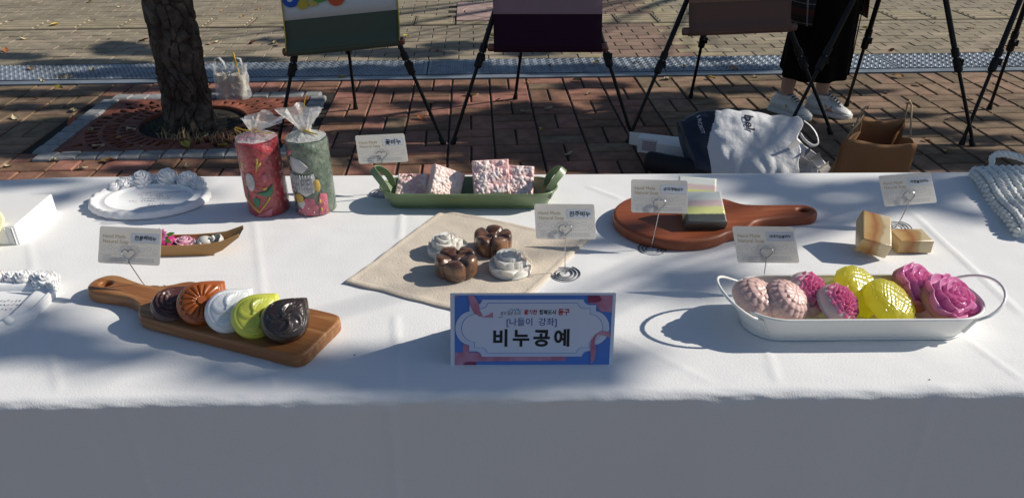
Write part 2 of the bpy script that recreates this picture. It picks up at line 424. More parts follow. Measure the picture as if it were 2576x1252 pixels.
bark_tube((0, 0, -.03), (.0, .03, 1.75), .097, .084, .016, 160, 260).build('trunk', M_bark, tree, ang=180)
lm = MB()
for k in range(6):
    a = k*1.05+.3; l = 1.1+.2*(k % 3); z0 = 1.66-.03*k
    lm.tube([(.03, .03, z0), (.03+.25*cos(a), .03+.25*sin(a), z0+.6), (-.2+.55*l*cos(a), .55*l*sin(a), z0+1.3+.2*(k % 2)), (-.25+.8*l*cos(a), .8*l*sin(a), z0+2.0)], [.07, .05, .03, .01], 8)
lm.build('limb', M_bark, tree, ang=180)
cr = MB(); rg = random.Random(11)
for c in range(230):                                # unseen crown, widened over the easels to hold sky light off the paving
    a, e, d = rg.uniform(0, 2*pi), rg.uniform(-.35, 1.4), rg.uniform(.35, 1.1)
    cc = V((.15+d*2.1*cos(a)*cos(e), .35+d*1.7*sin(a)*cos(e), 3.6+d*1.0*sin(e)))
    for q in range(30): cr.add(leaf_quad(cc+V((rg.gauss(0, .15), rg.gauss(0, .15), rg.gauss(0, .1))), rg.uniform(.09, .15), rg), LF)
tag(cr.build('crown', M_leaf, tree, smooth=False), kind='stuff')

# neighbouring trees beside the stall: their boughs give the dappled shade
SHADE_T = [  # x, y, half widths, density, tilt   (patches on the table top)
 (60, 456, 130, 11, 1.3, 0), (300, 470, 170, 11, .9, -.05), (480, 492, 120, 8, .6, 0), (120, 500, 60, 9, .5, 0),
 (40, 862, 90, 26, 1.5, 0), (150, 868, 120, 30, 1.7, .06), (300, 880, 90, 24, 1.2, .12), (60, 800, 40, 12, .4, 0),
 (620, 930, 120, 12, .8, .12), (800, 930, 160, 17, 1.3, .1), (980, 932, 140, 22, 1.6, .08), (1150, 962, 170, 18, 1.7, .06), (1340, 972, 170, 11, 1.7, .02),
 (1760, 716, 60, 34, 1.7, 0),
 (1850, 446, 150, 9, 1.2, 0), (1960, 475, 130, 15, 1.5, 0), (2060, 505, 90, 17, 1.2, .2), (2150, 468, 110, 13, 1.6, 0), (2290, 500, 120, 18, 1.6, .1), (2400, 470, 90, 24, 1.5, 0), (2060, 560, 60, 10, .5, 0), (2450, 540, 60, 14, .8, 0),
 (1560, 600, 50, 20, .4, 0),
]
SHADE_G = [  # patches on the paving
 (1500, 345, 170, 62, 1.5, 0), (1760, 345, 200, 60, 1.6, 0), (1650, 260, 160, 26, 1.3, 0), (1340, 285, 130, 26, 1.2, 0), (1270, 345, 110, 20, 1.0, 0), (1300, 395, 130, 10, .8, 0), (1480, 410, 160, 22, 1.4, 0),
 (2000, 350, 170, 46, 1.6, 0), (1930, 290, 110, 14, 1.1, 0), (1850, 225, 120, 11, .9, 0), (2200, 395, 190, 32, 1.6, 0), (2420, 400, 170, 26, 1.6, 0), (2300, 330, 150, 9, 1.0, 0), (2230, 290, 120, 7, .9, 0), (2480, 300, 90, 6, .8, 0), (2150, 232, 90, 7, .7, 0), (2480, 350, 80, 8, 1, 0),
 (1480, 215, 100, 10, 1.0, 0), (1180, 225, 110, 10, .9, 0), (960, 226, 120, 9, .9, 0), (1060, 262, 90, 9, .9, 0), (880, 300, 120, 8, .8, 0), (1010, 330, 130, 10, .9, 0), (1150, 300, 90, 12, .9, 0), (880, 372, 80, 7, .6, 0), (1120, 400, 90, 8, .6, 0), (790, 265, 60, 12, .9, 0),
 (640, 232, 150, 10, 1.0, 0), (420, 305, 180, 22, 1.5, 0), (600, 330, 120, 14, 1.1, 0), (330, 365, 240, 16, 1.5, 0), (560, 372, 180, 12, 1.3, 0), (250, 270, 110, 10, .9, 0), (110, 320, 130, 15, 1.4, 0), (40, 375, 110, 22, 1.5, 0), (60, 270, 90, 8, .9, 0), (110, 235, 130, 9, 1.1, 0), (330, 222, 130, 9, 1.1, 0), (330, 425, 70, 9, 1, 0), (620, 418, 110, 9, .9, 0), (170, 300, 60, 6, .6, 0),
 (500, 190, 150, 12, 1.5, 0), (680, 186, 90, 11, 1.2, 0), (960, 186, 90, 13, 1.4, 0), (1140, 166, 90, 14, 1.4, 0), (1380, 178, 110, 12, 1.2, 0), (1560, 182, 110, 8, 1.2, 0), (1720, 178, 90, 9, 1.2, 0), (1880, 172, 80, 8, 1.0, 0), (250, 190, 110, 6, .7, 0), (820, 180, 60, 8, .7, 0),
 (560, 196, 160, 10, 2, 0), (760, 190, 110, 10, 1.6, 0), (920, 180, 70, 14, 1.6, 0), (1080, 178, 110, 14, 2, 0), (1260, 176, 120, 9, 1.6, 0), (1470, 172, 100, 10, 1.6, 0), (330, 182, 110, 11, 1.4, 0), (1800, 180, 120, 6, 1.4, 0),
 (300, 122, 62, 17, 1.3, 0), (410, 132, 60, 10, 1.1, 0), (30, 142, 80, 9, 1.1, 0), (220, 158, 170, 8, 1.0, 0), (820, 130, 90, 9, 1.1, 0), (1010, 134, 130, 12, 1.3, 0), (1150, 116, 80, 11, 1.2, 0), (600, 150, 120, 6, .7, 0), (1330, 135, 60, 7, .8, 0), (720, 100, 80, 7, .6, 0), (1800, 150, 60, 4, .6, 0),
]
rg = random.Random(5); LEAVES = []
def shade(plane, rows, scale=1.0, leaf=.0019):
    for x, y, rx, ry, dn, tl in rows:
        c = at(x, y, plane); ax = (at(x+rx, y+tl*rx, plane)-c); ay = (at(x, y-ry, plane)-c)
        area = pi*ax.length*ay.length; n = int(dn*scale*area/leaf)+2
        for _ in range(n):
            while True:
                p, q = rg.uniform(-1, 1), rg.uniform(-1, 1)
                rr = p*p+q*q
                if rr < 1 and rg.random() > .55*rr: break
            LEAVES.append((c+ax*p+ay*q, rg.uniform(4.2, 6.4)))
shade(ZT, SHADE_T, 2.4); shade(0, SHADE_G, 3.2)
for _ in range(700): LEAVES.append((tb+V((rg.uniform(-.14, .1), rg.uniform(-.1, .1), rg.uniform(0, .62))), rg.uniform(4.2, 6.2)))
for _ in range(420): LEAVES.append((V((rg.uniform(-.25, .5), 3.55, rg.uniform(.42, .75))), rg.uniform(4.2, 6)))
for _ in range(420): LEAVES.append((V((rg.uniform(.7, 1.3), 3.6, rg.uniform(.42, .8))), rg.uniform(4.2, 6)))
for _ in range(110): LEAVES.append((V((rg.uniform(-1.1, -.5), 3.5, rg.uniform(.42, .7))), rg.uniform(4.2, 6)))
for _ in range(330): LEAVES.append((V((rg.uniform(-.1, .15), .80, rg.uniform(.73, .83))), rg.uniform(4.2, 6)))
NB = [V((4.6, 2.25, 0)), V((6.2, 9.2, 0)), V((2.9, -2.4, 0))]
crowns = [MB(), MB(), MB()]; cells = [{}, {}, {}]
for p, t in LEAVES:
    q = p+SUN*t; k = 0 if q.y < 5.2 else 1
    if q.y < 1.0: k = 2
    crowns[k].add(leaf_quad(q, rg.uniform(.075, .125), rg), LF)
    cells[k].setdefault((round(q.x/.9), round(q.y/.9), round(q.z/.9)), []).append(q)
names = ('leafy street tree just past the right end of the table', 'leafy street tree beyond the grey paving', 'leafy street tree on the near side of the table')
for k in range(3):
    e = empty('shade_tree', NB[k], 0, names[k], 'tree', 'trees shading the stall')
    bark_tube((0, 0, -.03), (.05, .04, 2.0), .12, .09, .03, 48, 60).build('trunk', M_bark, e, ang=180)
    b = MB(); top = V((.05, .04, 1.95))
    for key, pts in cells[k].items():
        if len(pts) < 12: continue
        c = sum(pts, V())/len(pts)-NB[k]; mid = top.lerp(c, .45)+V((0, 0, .35))
        b.tube([top-V((0, 0, .1)), top.lerp(mid, .5)+V((0, 0, .1)), mid, mid.lerp(c, .6)+V((0, 0, .06)), c], [.03, .02, .013, .008, .003], 5)
    b.build('branch', M_bark, e, ang=180)
    crowns[k].v = [tuple(V(v)-NB[k]) for v in crowns[k].v]
    tag(crowns[k].build('crown', M_leaf, e, smooth=False), kind='stuff')

# ------------------------------------------------------------------ table and cloth
M_cloth = pm('white_cotton', (.80, .80, .795), .9, bump=.35, bs=420, bd=.0012, sheen=.15, var=.03, vs=3)
M_tab = pm('laminate', (.55, .5, .42), .5)
M_leg = pm('steel_leg', (.25, .25, .26), .4, metal=.8)
TL, TR = -1.28, 1.36
def fy(x): return .7345+.0125*x+.004*sin(x*2.3+.4)+.003*noise.noise(V((x*6, 0, 5)))       # front fold
def by(x): return 1.430+.014*x-.026*sstep(-.86, -1.12, x)-.0 if x > -1.3 else 1.40           # back fold
table = empty('display_table', (0, 1.08, 0), 0, 'long folding table under the white cloth', 'table')
MB().box((.04, 0, ZT-.024), (TR-TL-.03, .655, .036)).build('tabletop', M_tab, table, smooth=False)
for x in (TL+.15, TR-.15):
    for y in (-.27, .27): MB().tube([(x, y, 0), (x, y, ZT-.045)], .015, 10).build('leg', M_leg, table)
CREASE = [(at(995, 800), at(1000, 985), .0011), (at(2300, 540), at(2560, 780), .0013), (at(1480, 470), at(1560, 500), .001), (at(1085, 840), at(1130, 860), .0006),
          (at(60, 560), at(150, 990), .0008), (at(1930, 880), at(1960, 980), .0008), (at(1010, 540), at(1005, 600), .0012), (at(2100, 950), at(2576, 900), .0006), (at(2440, 860), at(2576, 960), .0008), (at(640, 560), at(690, 985), .0007), (at(0, 700), at(560, 690), .0005), (at(1560, 850), at(1840, 985), .0005), (at(900, 1000), at(300, 960), .0006), (at(1700, 600), at(1480, 720), .0005)]
def cloth_z(x, y):
    h = .0016*noise.noise(V((x*5, y*7, 0)))+.0007*noise.noise(V((x*21, y*28, 2)))
    for a, b, am in CREASE:
        d = b-a; L2 = d.x*d.x+d.y*d.y; t = ((x-a.x)*d.x+(y-a.y)*d.y)/L2
        if -.1 < t < 1.1:
            dd = abs((x-a.x)*d.y-(y-a.y)*d.x)/sqrt(L2)
            if dd < .02: h += 1.7*am*exp(-(dd/.004)**2)*sstep(-.1, .05, t)*sstep(1.1, .95, t)
    return h
def cloth(u, v):
    s = TL+(TR-TL)*u; F, B = fy(s), by(s); RAD = .013
    if v < .70:
        t = v/.70; y = lerp(B-RAD, F+RAD, t); return (s, y, ZT+cloth_z(s, y)*sstep(0, .05, t)*sstep(1, .97, t))
    if v < .76:
        a = (v-.70)/.06*pi/2; y = F+RAD-RAD*sin(a); z = ZT-RAD+RAD*cos(a)
        return (s, y+.0012*noise.noise(V((s*40, a*2, 1))), z+.0015*noise.noise(V((s*18, a, 7))))
    d = (v-.76)/.24*(ZT-.03-RAD); w = sstep(0, .35, d)
    return (s, F-.010*d+w*(.009*sin(s*5+.6*noise.noise(V((s*2, 0, 0))))+.008*noise.noise(V((s*3, d*1.5, 3))))+.0016*noise.noise(V((s*14, d*5, 6)))-.0022*exp(-((s+.149+.01*d)/.005)**2)-.0016*exp(-((s-.52-.02*d)/.006)**2)-.0014*exp(-((s+.47)/.006)**2), ZT-RAD-d)
c = MB(); c.grid(480, 170, cloth)
def back(u, v):
    s = TL+(TR-TL)*u; B = by(s); RAD = .013
    if v < .25: a = v/.25*pi/2; return (s, B-RAD+RAD*sin(a), ZT-RAD+RAD*cos(a))
    d = (v-.25)/.75*.3; return (s, B+.006*sin(s*7)*d*3, ZT-RAD-d)
c.grid(120, 10, back)
for sx, X in ((-1, TL), (1, TR)):
    c.grid(24, 10, lambda u, v: (X+sx*.004*v, lerp(by(X)-.013, fy(X)+.013, u), ZT-v*.45))
tag(c.build('tablecloth', M_cloth, ang=180), 'white cotton cloth covering the table and hanging down its front', 'tablecloth')
# ------------------------------------------------------------------ shapes for soaps and flowers
def dome(R, H, hfn=None, nr=22, na=72, e1=.75, e2=.8, outl=None, m=0, z0=0):
    b = MB()
    def fn(u, v):
        th = v*pi/2; ph = 2*pi*u; rho = sin(th)**e1; k = outl(ph) if outl else 1.0
        h = hfn(v, ph) if hfn else 0
        s, c_ = sin(th), cos(th)
        r = (R*rho*(1+(k-1)*rho)+h*s); z = H*max(c_, 0)**e2+h*c_
        return (r*cos(ph), r*sin(ph), z0+z)
    b.grid(na, nr, fn, cu=True, m=m)
    n0 = len(b.v); ring = [b.v[i*(nr+1)+nr] for i in range(na)]
    b.add([(x*.93, y*.93, z0-.002) for x, y, z in ring], [tuple(range(na-1, -1, -1))], m)
    b.f += [(i*(nr+1)+nr, n0+i, n0+(i+1) % na, ((i+1) % na)*(nr+1)+nr) for i in range(na)]; b.m += [m]*na
    return b
def rose(b, R, H, rg, z0=0., layers=((.16, 1.0, 2, 2.4), (.34, .96, 3, 1.5), (.58, .84, 4, 1.35), (.82, .62, 5, 1.3), (1.0, .4, 6, 1.25)), ruf=0., m=0, nu=8, nv=5, core=True, curl=.16):
    if core:
        b.grid(20, 6, lambda u, v: (R*.9*sin(v*pi/2)*cos(2*pi*u), R*.9*sin(v*pi/2)*sin(2*pi*u), z0+H*.62*cos(v*pi/2)), cu=True, m=m)
    for li, (rad, top, n, span) in enumerate(layers):
        off = rg.uniform(0, 6)
        for k in range(n):
            a0 = off+2*pi*k/n; sp = 2*pi/n*span/2; jit = rg.uniform(.94, 1.06); tw = .10*R
            def fn(u, v, a0=a0, sp=sp, rad=rad, top=top, jit=jit):
                s = (u-.5)*2; a = a0+s*sp
                r = R*rad*jit*(.55+.45*v**.7)+curl*R*v**4*(.4+.6*rad)+tw*s*.5
                r += ruf*R*sin(s*7+a0*3)*v*v
                z = z0+H*top*(v*(1-.22*s*s)+.0)-curl*.35*H*v**5*rad+ruf*H*.6*cos(s*8+a0)*v*v
                return (r*cos(a), r*sin(a), max(z, z0))
            b.grid(nu, nv, fn, m=m)
    return b
def rose_hf(R, H, seed, n=(2, 3, 4, 5, 6), radii=(.17, .34, .55, .78, 1.0), lips=(1, .98, .90, .74, .5), depth=.17, ruf=0., nr=60, na=120, z0=0., m=0, lo_=.20):
    """moulded rose: rings of petals as one relief"""
    r_ = random.Random(seed); off = [r_.uniform(0, 6.28) for _ in n]; b = MB(); K = len(n)
    def bound(k, ph):
        lob = abs(cos(n[k]*(ph-off[k])/2))**.6; w = radii[k]*((1-lo_+lo_*lob) if not ruf else (.9+.1*lob))
        if ruf: w += ruf*radii[k]*(sin(11*ph+off[k]*3)+.7*sin(19*ph+off[k]*5))
        return w
    def zz(rho, ph, B):
        p = 0.
        for k in range(K):
            if rho <= B[k] or k == K-1:
                t = min(1, max(0, (rho-p)/max(1e-4, B[k]-p))); tr = lips[k]-depth*(1.25 if k else .8)
                z = tr+(lips[k]-tr)*t**1.7
                if t > .86: z -= .05*((t-.86)/.14)**2
                a = n[k]*(ph-off[k])/(2*pi)+.45*t; d = abs(a % 1-.5)
                return z-.13*exp(-(d/.06)**2)*t-.10*(1-abs(cos(n[k]*(ph-off[k])/2+1.41*t)))*t*(k > 0)+(ruf*.8*sin(13*ph+k)*t if ruf else 0)
            p = B[k]
    def fn(u, v):
        ph = 2*pi*u; B = [bound(k, ph) for k in range(K)]
        for k in range(1, K): B[k] = max(B[k], B[k-1]+.02)
        rho = v*B[-1]; return (R*rho*cos(ph), R*rho*sin(ph), z0+H*zz(rho, ph, B))
    b.grid(na, nr, fn, cu=True, m=m)
    ring = [b.v[i*(nr+1)+nr] for i in range(na)]; o = len(b.v)
    b.v += [(x*1.0, y*1.0, lerp(z0, z, .5)) for x, y, z in ring]+[(x*.93, y*.93, z0) for x, y, z in ring]
    for i in range(na):
        j = (i+1) % na; b.f += [(i*(nr+1)+nr, o+i, o+j, j*(nr+1)+nr), (o+i, o+na+i, o+na+j, o+j)]; b.m += [m, m]
    b.f.append(tuple(o+na+i for i in range(na-1, -1, -1))); b.m.append(m)
    return b
def blobs(x, y, fl):                                # relief of small flowers
    h = 0
    for cx, cy, r, n, ty in fl:
        dx, dy = x-cx, y-cy; d = hypot(dx, dy)/r
        if d > 1.15: continue
        a = atan2(dy, dx)
        if ty == 0:
            pet = abs(cos(a*n/2))**.6; edge = .55+.45*pet
            k = max(0, 1-(d/edge)**4)*(.45+.55*pet)*(.75+.25*d)
            if d < .28: k = .75+.35*sqrt(max(0, 1-(d/.28)**2))
        elif ty == 1: k = sqrt(max(0, 1-d*d))
        else: k = max(0, 1-d*d)*(.6+.4*sin(d*14+a*2))
        h = max(h, k*(.7+.3*min(1, r/.012)))
    return h
def slab_relief(w, l, th, seed, amp=.006, nx=64, ny=64):
    r = random.Random(seed); fl = []
    for k in range(14): fl.append((r.uniform(-.46, .46)*w, r.uniform(-.46, .46)*l, r.uniform(.009, .018), r.choice((5, 5, 6, 8)), 0))
    for k in range(7): fl.append((r.uniform(-.48, .48)*w, r.uniform(-.48, .48)*l, r.uniform(.004, .006), 5, r.choice((0, 2))))
    b = MB()
    def fn(u, v):
        x, y = (u-.5)*w, (v-.5)*l; e = min(u, 1-u, v, 1-v)
        h = blobs(x, y, fl)*amp*sstep(0, .06, e)+.0012*noise.noise(V((x*200, y*200, seed)))
        q = sstep(.0, .03, e); return (x*(1-.01*(1-q)), y*(1-.01*(1-q)), th+h-.003*(1-q))
    b.grid(nx, ny, fn)
    def sec(k, z, bulge=0): 
        n = 10; pts = []
        for i in range(n): pts.append(((i/n-.5)*w*k, -.5*l*k, z))
        for i in range(n): pts.append((.5*w*k, (i/n-.5)*l*k, z))
        for i in range(n): pts.append(((.5-i/n)*w*k, .5*l*k, z))
        for i in range(n): pts.append((-.5*w*k, (.5-i/n)*l*k, z))
        return [(x+.0006*noise.noise(V((x*90, y*90, z*90))), y, z) for x, y, z in pts]
    b.rings([sec(.96, 0), sec(1.0, .003), sec(1.0, th*.6), sec(.99, th-.0028)], cap1=False)
    return b
def superell(hx, hy, n, k=64, z=0):
    out = []
    for i in range(k):
        a = 2*pi*i/k; c_, s = cos(a), sin(a); r = (abs(c_)**n+abs(s)**n)**(-1/n)
        out.append((hx*r*c_, hy*r*s, z))
    return out
def stadium(hx, hy, k=64, z=0):
    out = []; q = k//4; L = hx-hy
    for i in range(k//2+1): a = -pi/2+pi*i/(k//2); out.append((L+hy*cos(a), hy*sin(a), z))
    for i in range(k//2+1): a = pi/2+pi*i/(k//2); out.append((-L+hy*cos(a), hy*sin(a), z))
    return out
def tray(hx, hy, h, flare, ex=2.6, k=72):
    S = lambda x, z: stadium(hx-x, hy-x, k, z)
    w = MB(); n = len(S(0, 0))
    rs = [S(flare+.004, .001), S(flare+.001, .0015), S(flare, .004), S(flare+.0015, .0052), S(flare*.95, .0075), S(flare*.5, h*.5), S(0, h), S(.0012, h), S(flare*.5+.0012, h*.5), S(flare*.98+.001, .006), S(flare+.003, .004)]
    w.rings(rs, cap0=True, cap1=True)
    r = MB(); r.tube([V(p) for p in S(.0004, h)], .0022, 8, closed=True)
    return w, r

# ------------------------------------------------------------------ card holders and cards
M_wire = pm('chrome_wire', (.55, .55, .56), .22, metal=1)
M_card = pm('card_stock', (.90, .88, .84), .55, bump=.05, bs=400, var=.03, vs=20)
t_, P_ = nodes_of(M_card); tl_ = t_.nodes.new('ShaderNodeBsdfTranslucent'); tl_.inputs[0].default_value = (.92, .88, .80, 1); mx_ = t_.nodes.new('ShaderNodeMixShader'); mx_.inputs[0].default_value = .5
t_.links.new(P_.outputs[0], mx_.inputs[1]); t_.links.new(tl_.outputs[0], mx_.inputs[2]); t_.links.new(mx_.outputs[0], t_.nodes['Material Output'].inputs[0])
M_gold = pm('gold_foil', (.50, .35, .15), .45, metal=.2)
M_stick = pm('paper_sticker', (.64, .65, .67), .5)
M_ink = pm('black_ink', (.012, .012, .014), .6)
M_gprint = pm('pale_grey_print', (.60, .59, .58), .5)
CARDS = [  # base, card centre, turn, name on the sticker, label
 ((960, 487), (960, 374), -3.0, '꽃비누', 'label card reading 꽃비누 beside the green tray', 1.36),
 ((377, 738), (326, 618), 2.8, '전통떡비누', 'label card reading 전통떡비누 above the narrow wooden board', 1.06),
 ((1421, 690), (1422, 557), .2, '진주비누', 'label card reading 진주비누 at the corner of the beige napkin', 1.10),
 ((1638, 627), (1659, 494), 1.2, '무지개떡비누', 'label card reading 무지개떡비누 in front of the round red board', 1.20),
 ((1916, 735), (1927, 615), .4, '카네이션꽃비누', 'label card reading 카네이션꽃비누 behind the white tray', 1.02),
 ((2256, 572), (2284, 476), -4.6, '카렌듈라비누', 'label card reading 카렌듈라비누 behind the two amber soap bars', 1.30),
]
def card_holder(i, base, cc, turn, word, label, hint):
    B = at(*base); C = aty(cc[0], cc[1], B.y+(.012 if i != 1 else .0))
    lean = radians(30); roll = radians(-turn)
    n = V((-.04 if i == 1 else .03, -cos(lean), sin(lean))).normalized(); r = V((1, 0, 0)); r = (r-n*r.dot(n)).normalized(); u = n.cross(r)
    r2 = r*cos(roll)+u*sin(roll); u2 = n.cross(r2)
    skew = (-.10, .0, -.06, -.02, -.16, -.12)[i]
    # wire stand
    st = empty('card_holder', B, 0, 'wire clip stand with heart loop and coiled foot'+label.split(word)[1], 'card holder', 'wire card holders')
    inv = lambda p: V(p)-B
    hb = C-u2*.022+n*.0015                               # bottom of the heart
    coil = [inv(B)+V((lerp(.007, .0245, t/60)*cos(t*2*pi*3/60+1), lerp(.007, .0245, t/60)*sin(t*2*pi*3/60+1), .0016)) for t in range(61)]
    stem = [V((0, .002, .0022)), V((0, 0, .006)), inv(lerp(B, hb, .35)), inv(lerp(B, hb, .7)), inv(hb-n*.0)]
    def heart(s, off, dz): 
        pts = []
        for k in range(29):
            t = 2*pi*k/28+pi; x = 16*sin(t)**3; y = 13*cos(t)-5*cos(2*t)-2*cos(3*t)-cos(4*t)
            pts.append(inv(hb+r2*(x/16*s)+u2*((y+17)/30*s*1.75+off)+n*dz))
        return pts
    w = MB(); w.tube([V((.007*cos(1), .007*sin(1), .0016)), V((.003, .002, .0018)), V((0, .002, .0022))], .0009, 6)
    w.tube(coil, .0010, 6); w.build('foot_coil', M_wire, st)
    w = MB(); w.tube(stem, .0008, 6); w.build('stem', M_wire, st)
    w = MB(); w.tube(heart(.0098, 0, .0012), .0008, 6); w.tube(heart(.0135, -.001, -.0032), .0008, 6); w.build('heart_clip', M_wire, st)
    # card
    ce = empty('label_card', C, 0, label, 'card', 'soap name cards')
    def pl(vs, z): return [r2*(v[0]+skew*v[1])+u2*v[1]+n*(z+(v[2] if len(v) > 2 else 0)) for v in vs]
    W_, H_ = .0455, .0265; rr = .0035; out = []
    for cx_, cy_, a0 in ((W_-rr, H_-rr, 0), (-W_+rr, H_-rr, pi/2), (-W_+rr, -H_+rr, pi), (W_-rr, -H_+rr, 1.5*pi)):
        for k in range(5): a = a0+pi/2*k/4; out.append((cx_+rr*cos(a), cy_+rr*sin(a)))
    b = MB(); m_ = len(out)
    b.rings([pl(out, -.0009), pl(out, -.0005)]); b.build('card', M_card, ce, smooth=False)
    b = MB()
    vs, fs = text2d('Hand Made', .0070, 0, gap=1.04); b.add(pl([(v.x-.0400, v.y+.0105) for v in vs], -.0003), fs)
    vs, fs = text2d('Natural Soap', .0070, 0, gap=1.04); b.add(pl([(v.x-.0400, v.y+.0032) for v in vs], -.0003), fs)
    b.build('lettering', M_gold, ce, smooth=False)
    b = MB(); sw = .0190 if len(word) < 5 else .0205; b.add(pl([(.0225-sw, .0050), (.0225+sw, .0050), (.0225+sw, .0190), (.0225-sw, .0190)], -.0003), [(0, 1, 2, 3)])
    sk = b.build('sticker', M_stick, ce, smooth=False)
    b = MB(); sz = min(.0108, .0345/len(word)*1.02); vs, fs = text2d(word, sz, .02, 'CENTER'); rg_ = random.Random(i)
    b.add(pl([(v.x+.0225+.12*v.y, v.y+.0120-sz*.38+.0005*sin(v.x*300+i)) for v in vs], -.0001), fs); b.build('handwriting', M_ink, sk, smooth=False)
    b = MB(); rg_ = random.Random(i)                      # printed bubbles, ground line, small print
    for k in range(9):
        cx_, cy_, cr_ = -.038+k*.0095, -.0050+.0022*sin(k*2.1), .0034
        ring = [(cx_+cr_*cos(a), cy_+cr_*sin(a)) for a in [2*pi*q/18 for q in range(18)]]; rin = [(cx_+cr_*.86*cos(a), cy_+cr_*.86*sin(a)) for a in [2*pi*q/18 for q in range(18)]]
        b.add(pl(ring+rin, -.0003), [(q, (q+1) % 18, 18+(q+1) % 18, 18+q) for q in range(18)])
    b.add(pl([(-.044, -.0128), (.044, -.0124), (.044, -.0121), (-.044, -.0125)], -.0003), [(0, 1, 2, 3)])
    for ln, y0 in ((.010, -.0158), (.072, -.0190), (.072, -.0220)):
        x = -.038
        while x < -.038+ln:
            wd = rg_.uniform(.0014, .0032); b.add(pl([(x, y0), (x+wd, y0), (x+wd, y0+.0014), (x, y0+.0014)], -.0003), [(0, 1, 2, 3)]); x += wd+.0008
    b.build('fine_print', M_gprint, ce, smooth=False)
for i, c_ in enumerate(CARDS): card_holder(i, *c_)

# ------------------------------------------------------------------ tent sign
M_paper = pm('white_paper', (.70, .73, .82), .6)
M_blue = pm('blue_print', (.08, .20, .58), .6); M_navy = pm('navy_print', (.03, .06, .25), .6); M_pink = pm('pink_ribbon_print', (.56, .28, .38), .6, col2=(.46, .16, .25), vs=60)
M_dpink = pm('deep_pink_print', (.25, .04, .10), .6); M_bord = pm('pale_blue_print', (.60, .65, .80), .6); M_redp = pm('red_print', (.45, .04, .02), .6); M_teal = pm('teal_print', (.05, .28, .36), .6)
M_lil = pm('white_print', (.66, .69, .80), .6)
bl, br_ = at(1134, 919), at(1541, 918); tl = aty(1135, 737, bl.y+.032); tr = aty(1547, 737, br_.y+.032)
sg = empty('tent_sign', (bl+br_)/2, 0, 'folded paper sign reading 비누공예 with a blue and pink ribbon border', 'sign')
O = (bl+br_)/2; SR = (br_-bl).normalized(); SU = ((tl+tr)/2-O); SH = SU.length; SU = SU.normalized(); SN = SR.cross(SU); SWd = (br_-bl).length
def sp(vs, k=0): return [SR*v[0]+SU*v[1]+SN*(.0003+.00025*k) for v in vs]
b = MB(); hw = SWd/2; topc = SU*SH; bk = V((0, .085, .0008)); th = .0004
q = [(-hw, 0), (hw, 0), (hw+.0012, SH), (-hw-.0012, SH)]
f4 = sp(q, -1); b.add(f4+[p-SN*th for p in f4], [(0, 1, 2, 3), (7, 6, 5, 4), (0, 3, 7, 4), (1, 5, 6, 2), (0, 4, 5, 1), (3, 2, 6, 7)])
b.build('front_panel', M_paper, sg, smooth=False)
b = MB(); b.add([SR*-hw+topc, SR*hw+topc, SR*hw+bk, SR*-hw+bk, SR*-hw+topc+V((0, .0006, 0)), SR*hw+topc+V((0, .0006, 0)), SR*hw+bk+V((0, .0006, 0)), SR*-hw+bk+V((0, .0006, 0))], [(0, 1, 2, 3), (7, 6, 5, 4), (0, 3, 7, 4), (1, 5, 6, 2)]); b.build('back_panel', M_paper, sg, smooth=False)
b = MB(); b.box((0, .042, .0006), (SWd, .084, .0005)); b.build('bottom_panel', M_paper, sg, smooth=False)
# print, laid out from the photographed sign: pixels of a 2290 x 1045 face
def pxy(x, y): return ((x-1275)/2290*SWd*1.0, (1148-y)/1040*SH)
def pxs(l): return [pxy(*p) for p in l]
def printed(name, polys, mat, k):
    for poly in polys:
        m_ = MB(); vs, fs = solid2d([pxs(poly)] if not isinstance(poly[0][0], (list, tuple)) else [pxs(h) for h in poly], 0)
        seen = {}; keep = []
        for f in fs:
            key = tuple(sorted((round(vs[i].x, 6), round(vs[i].y, 6)) for i in f))
            if key not in seen: seen[key] = 1; keep.append(f)
        m_.add(sp([(v.x, v.y) for v in vs], k), keep).build(name, mat, sg, smooth=False)
def arcp(cx, cy, rx, ry, a0, a1, n=14): return [(cx+rx*cos(radians(lerp(a0, a1, i/n))), cy+ry*sin(radians(lerp(a0, a1, i/n)))) for i in range(n+1)]
def plaque(x0, x1, y0, y1, ex, ey, cr):             # fancy bracket outline
    cy_ = (y0+y1)/2; P_ = []
    P_ += [(x0+170, y0), (x1-170, y0)]
    P_ += arcp(x1-85, y0-10, 95, 90, 170, 90, 6) + [(x1, y0+80), (x1, y0+170)]
    P_ += arcp(x1-30, cy_, ex, ey, -80, 80, 20) + [(x1, y1-170), (x1, y1-80)] + arcp(x1-85, y1+10, 95, 90, -90, -170, 6)
    P_ += [(x1-170, y1), (x0+170, y1)] + arcp(x0+85, y1+10, 95, 90, -10, -90, 6) + [(x0, y1-80), (x0, y1-170)]
    P_ += arcp(x0+30, cy_, ex, ey, 100, 260, 20) + [(x0, y0+170), (x0, y0+80)] + arcp(x0+85, y0-10, 95, 90, 90, 10, 6)
    return P_
printed('blue_ground', [[(182, 135), (2388, 140), (2368, 1136), (185, 1136)]], M_blue, 0)
printed('ribbon', [[(2040, 140), (2388, 142), (2380, 380), (2230, 370), (2150, 260), (2040, 245)], [(185, 955), (300, 955), (300, 830), (390, 860), (390, 950), (1755, 1010), (1755, 1078), (495, 1085), (490, 1136), (185, 1136)], [(182, 135), (260, 135), (182, 170)]], M_pink, 1)
printed('ribbon_shadow', [[(2040, 140), (2200, 142)]+arcp(2140, 195, 95, 45, -40, 80, 8)+[(2040, 242)], arcp(400, 1135, 95, 45, 180, 290, 8)+[(490, 1090), (495, 1136)]], M_dpink, 2)
printed('plaque_border', [plaque(390, 2158, 195, 1015, 225, 245, 0)], M_bord, 3)
o1 = plaque(462, 2080, 242, 965, 215, 205, 0); o2 = [(1275+(x-1275)*.992, 600+(y-600)*.983) for x, y in o1]
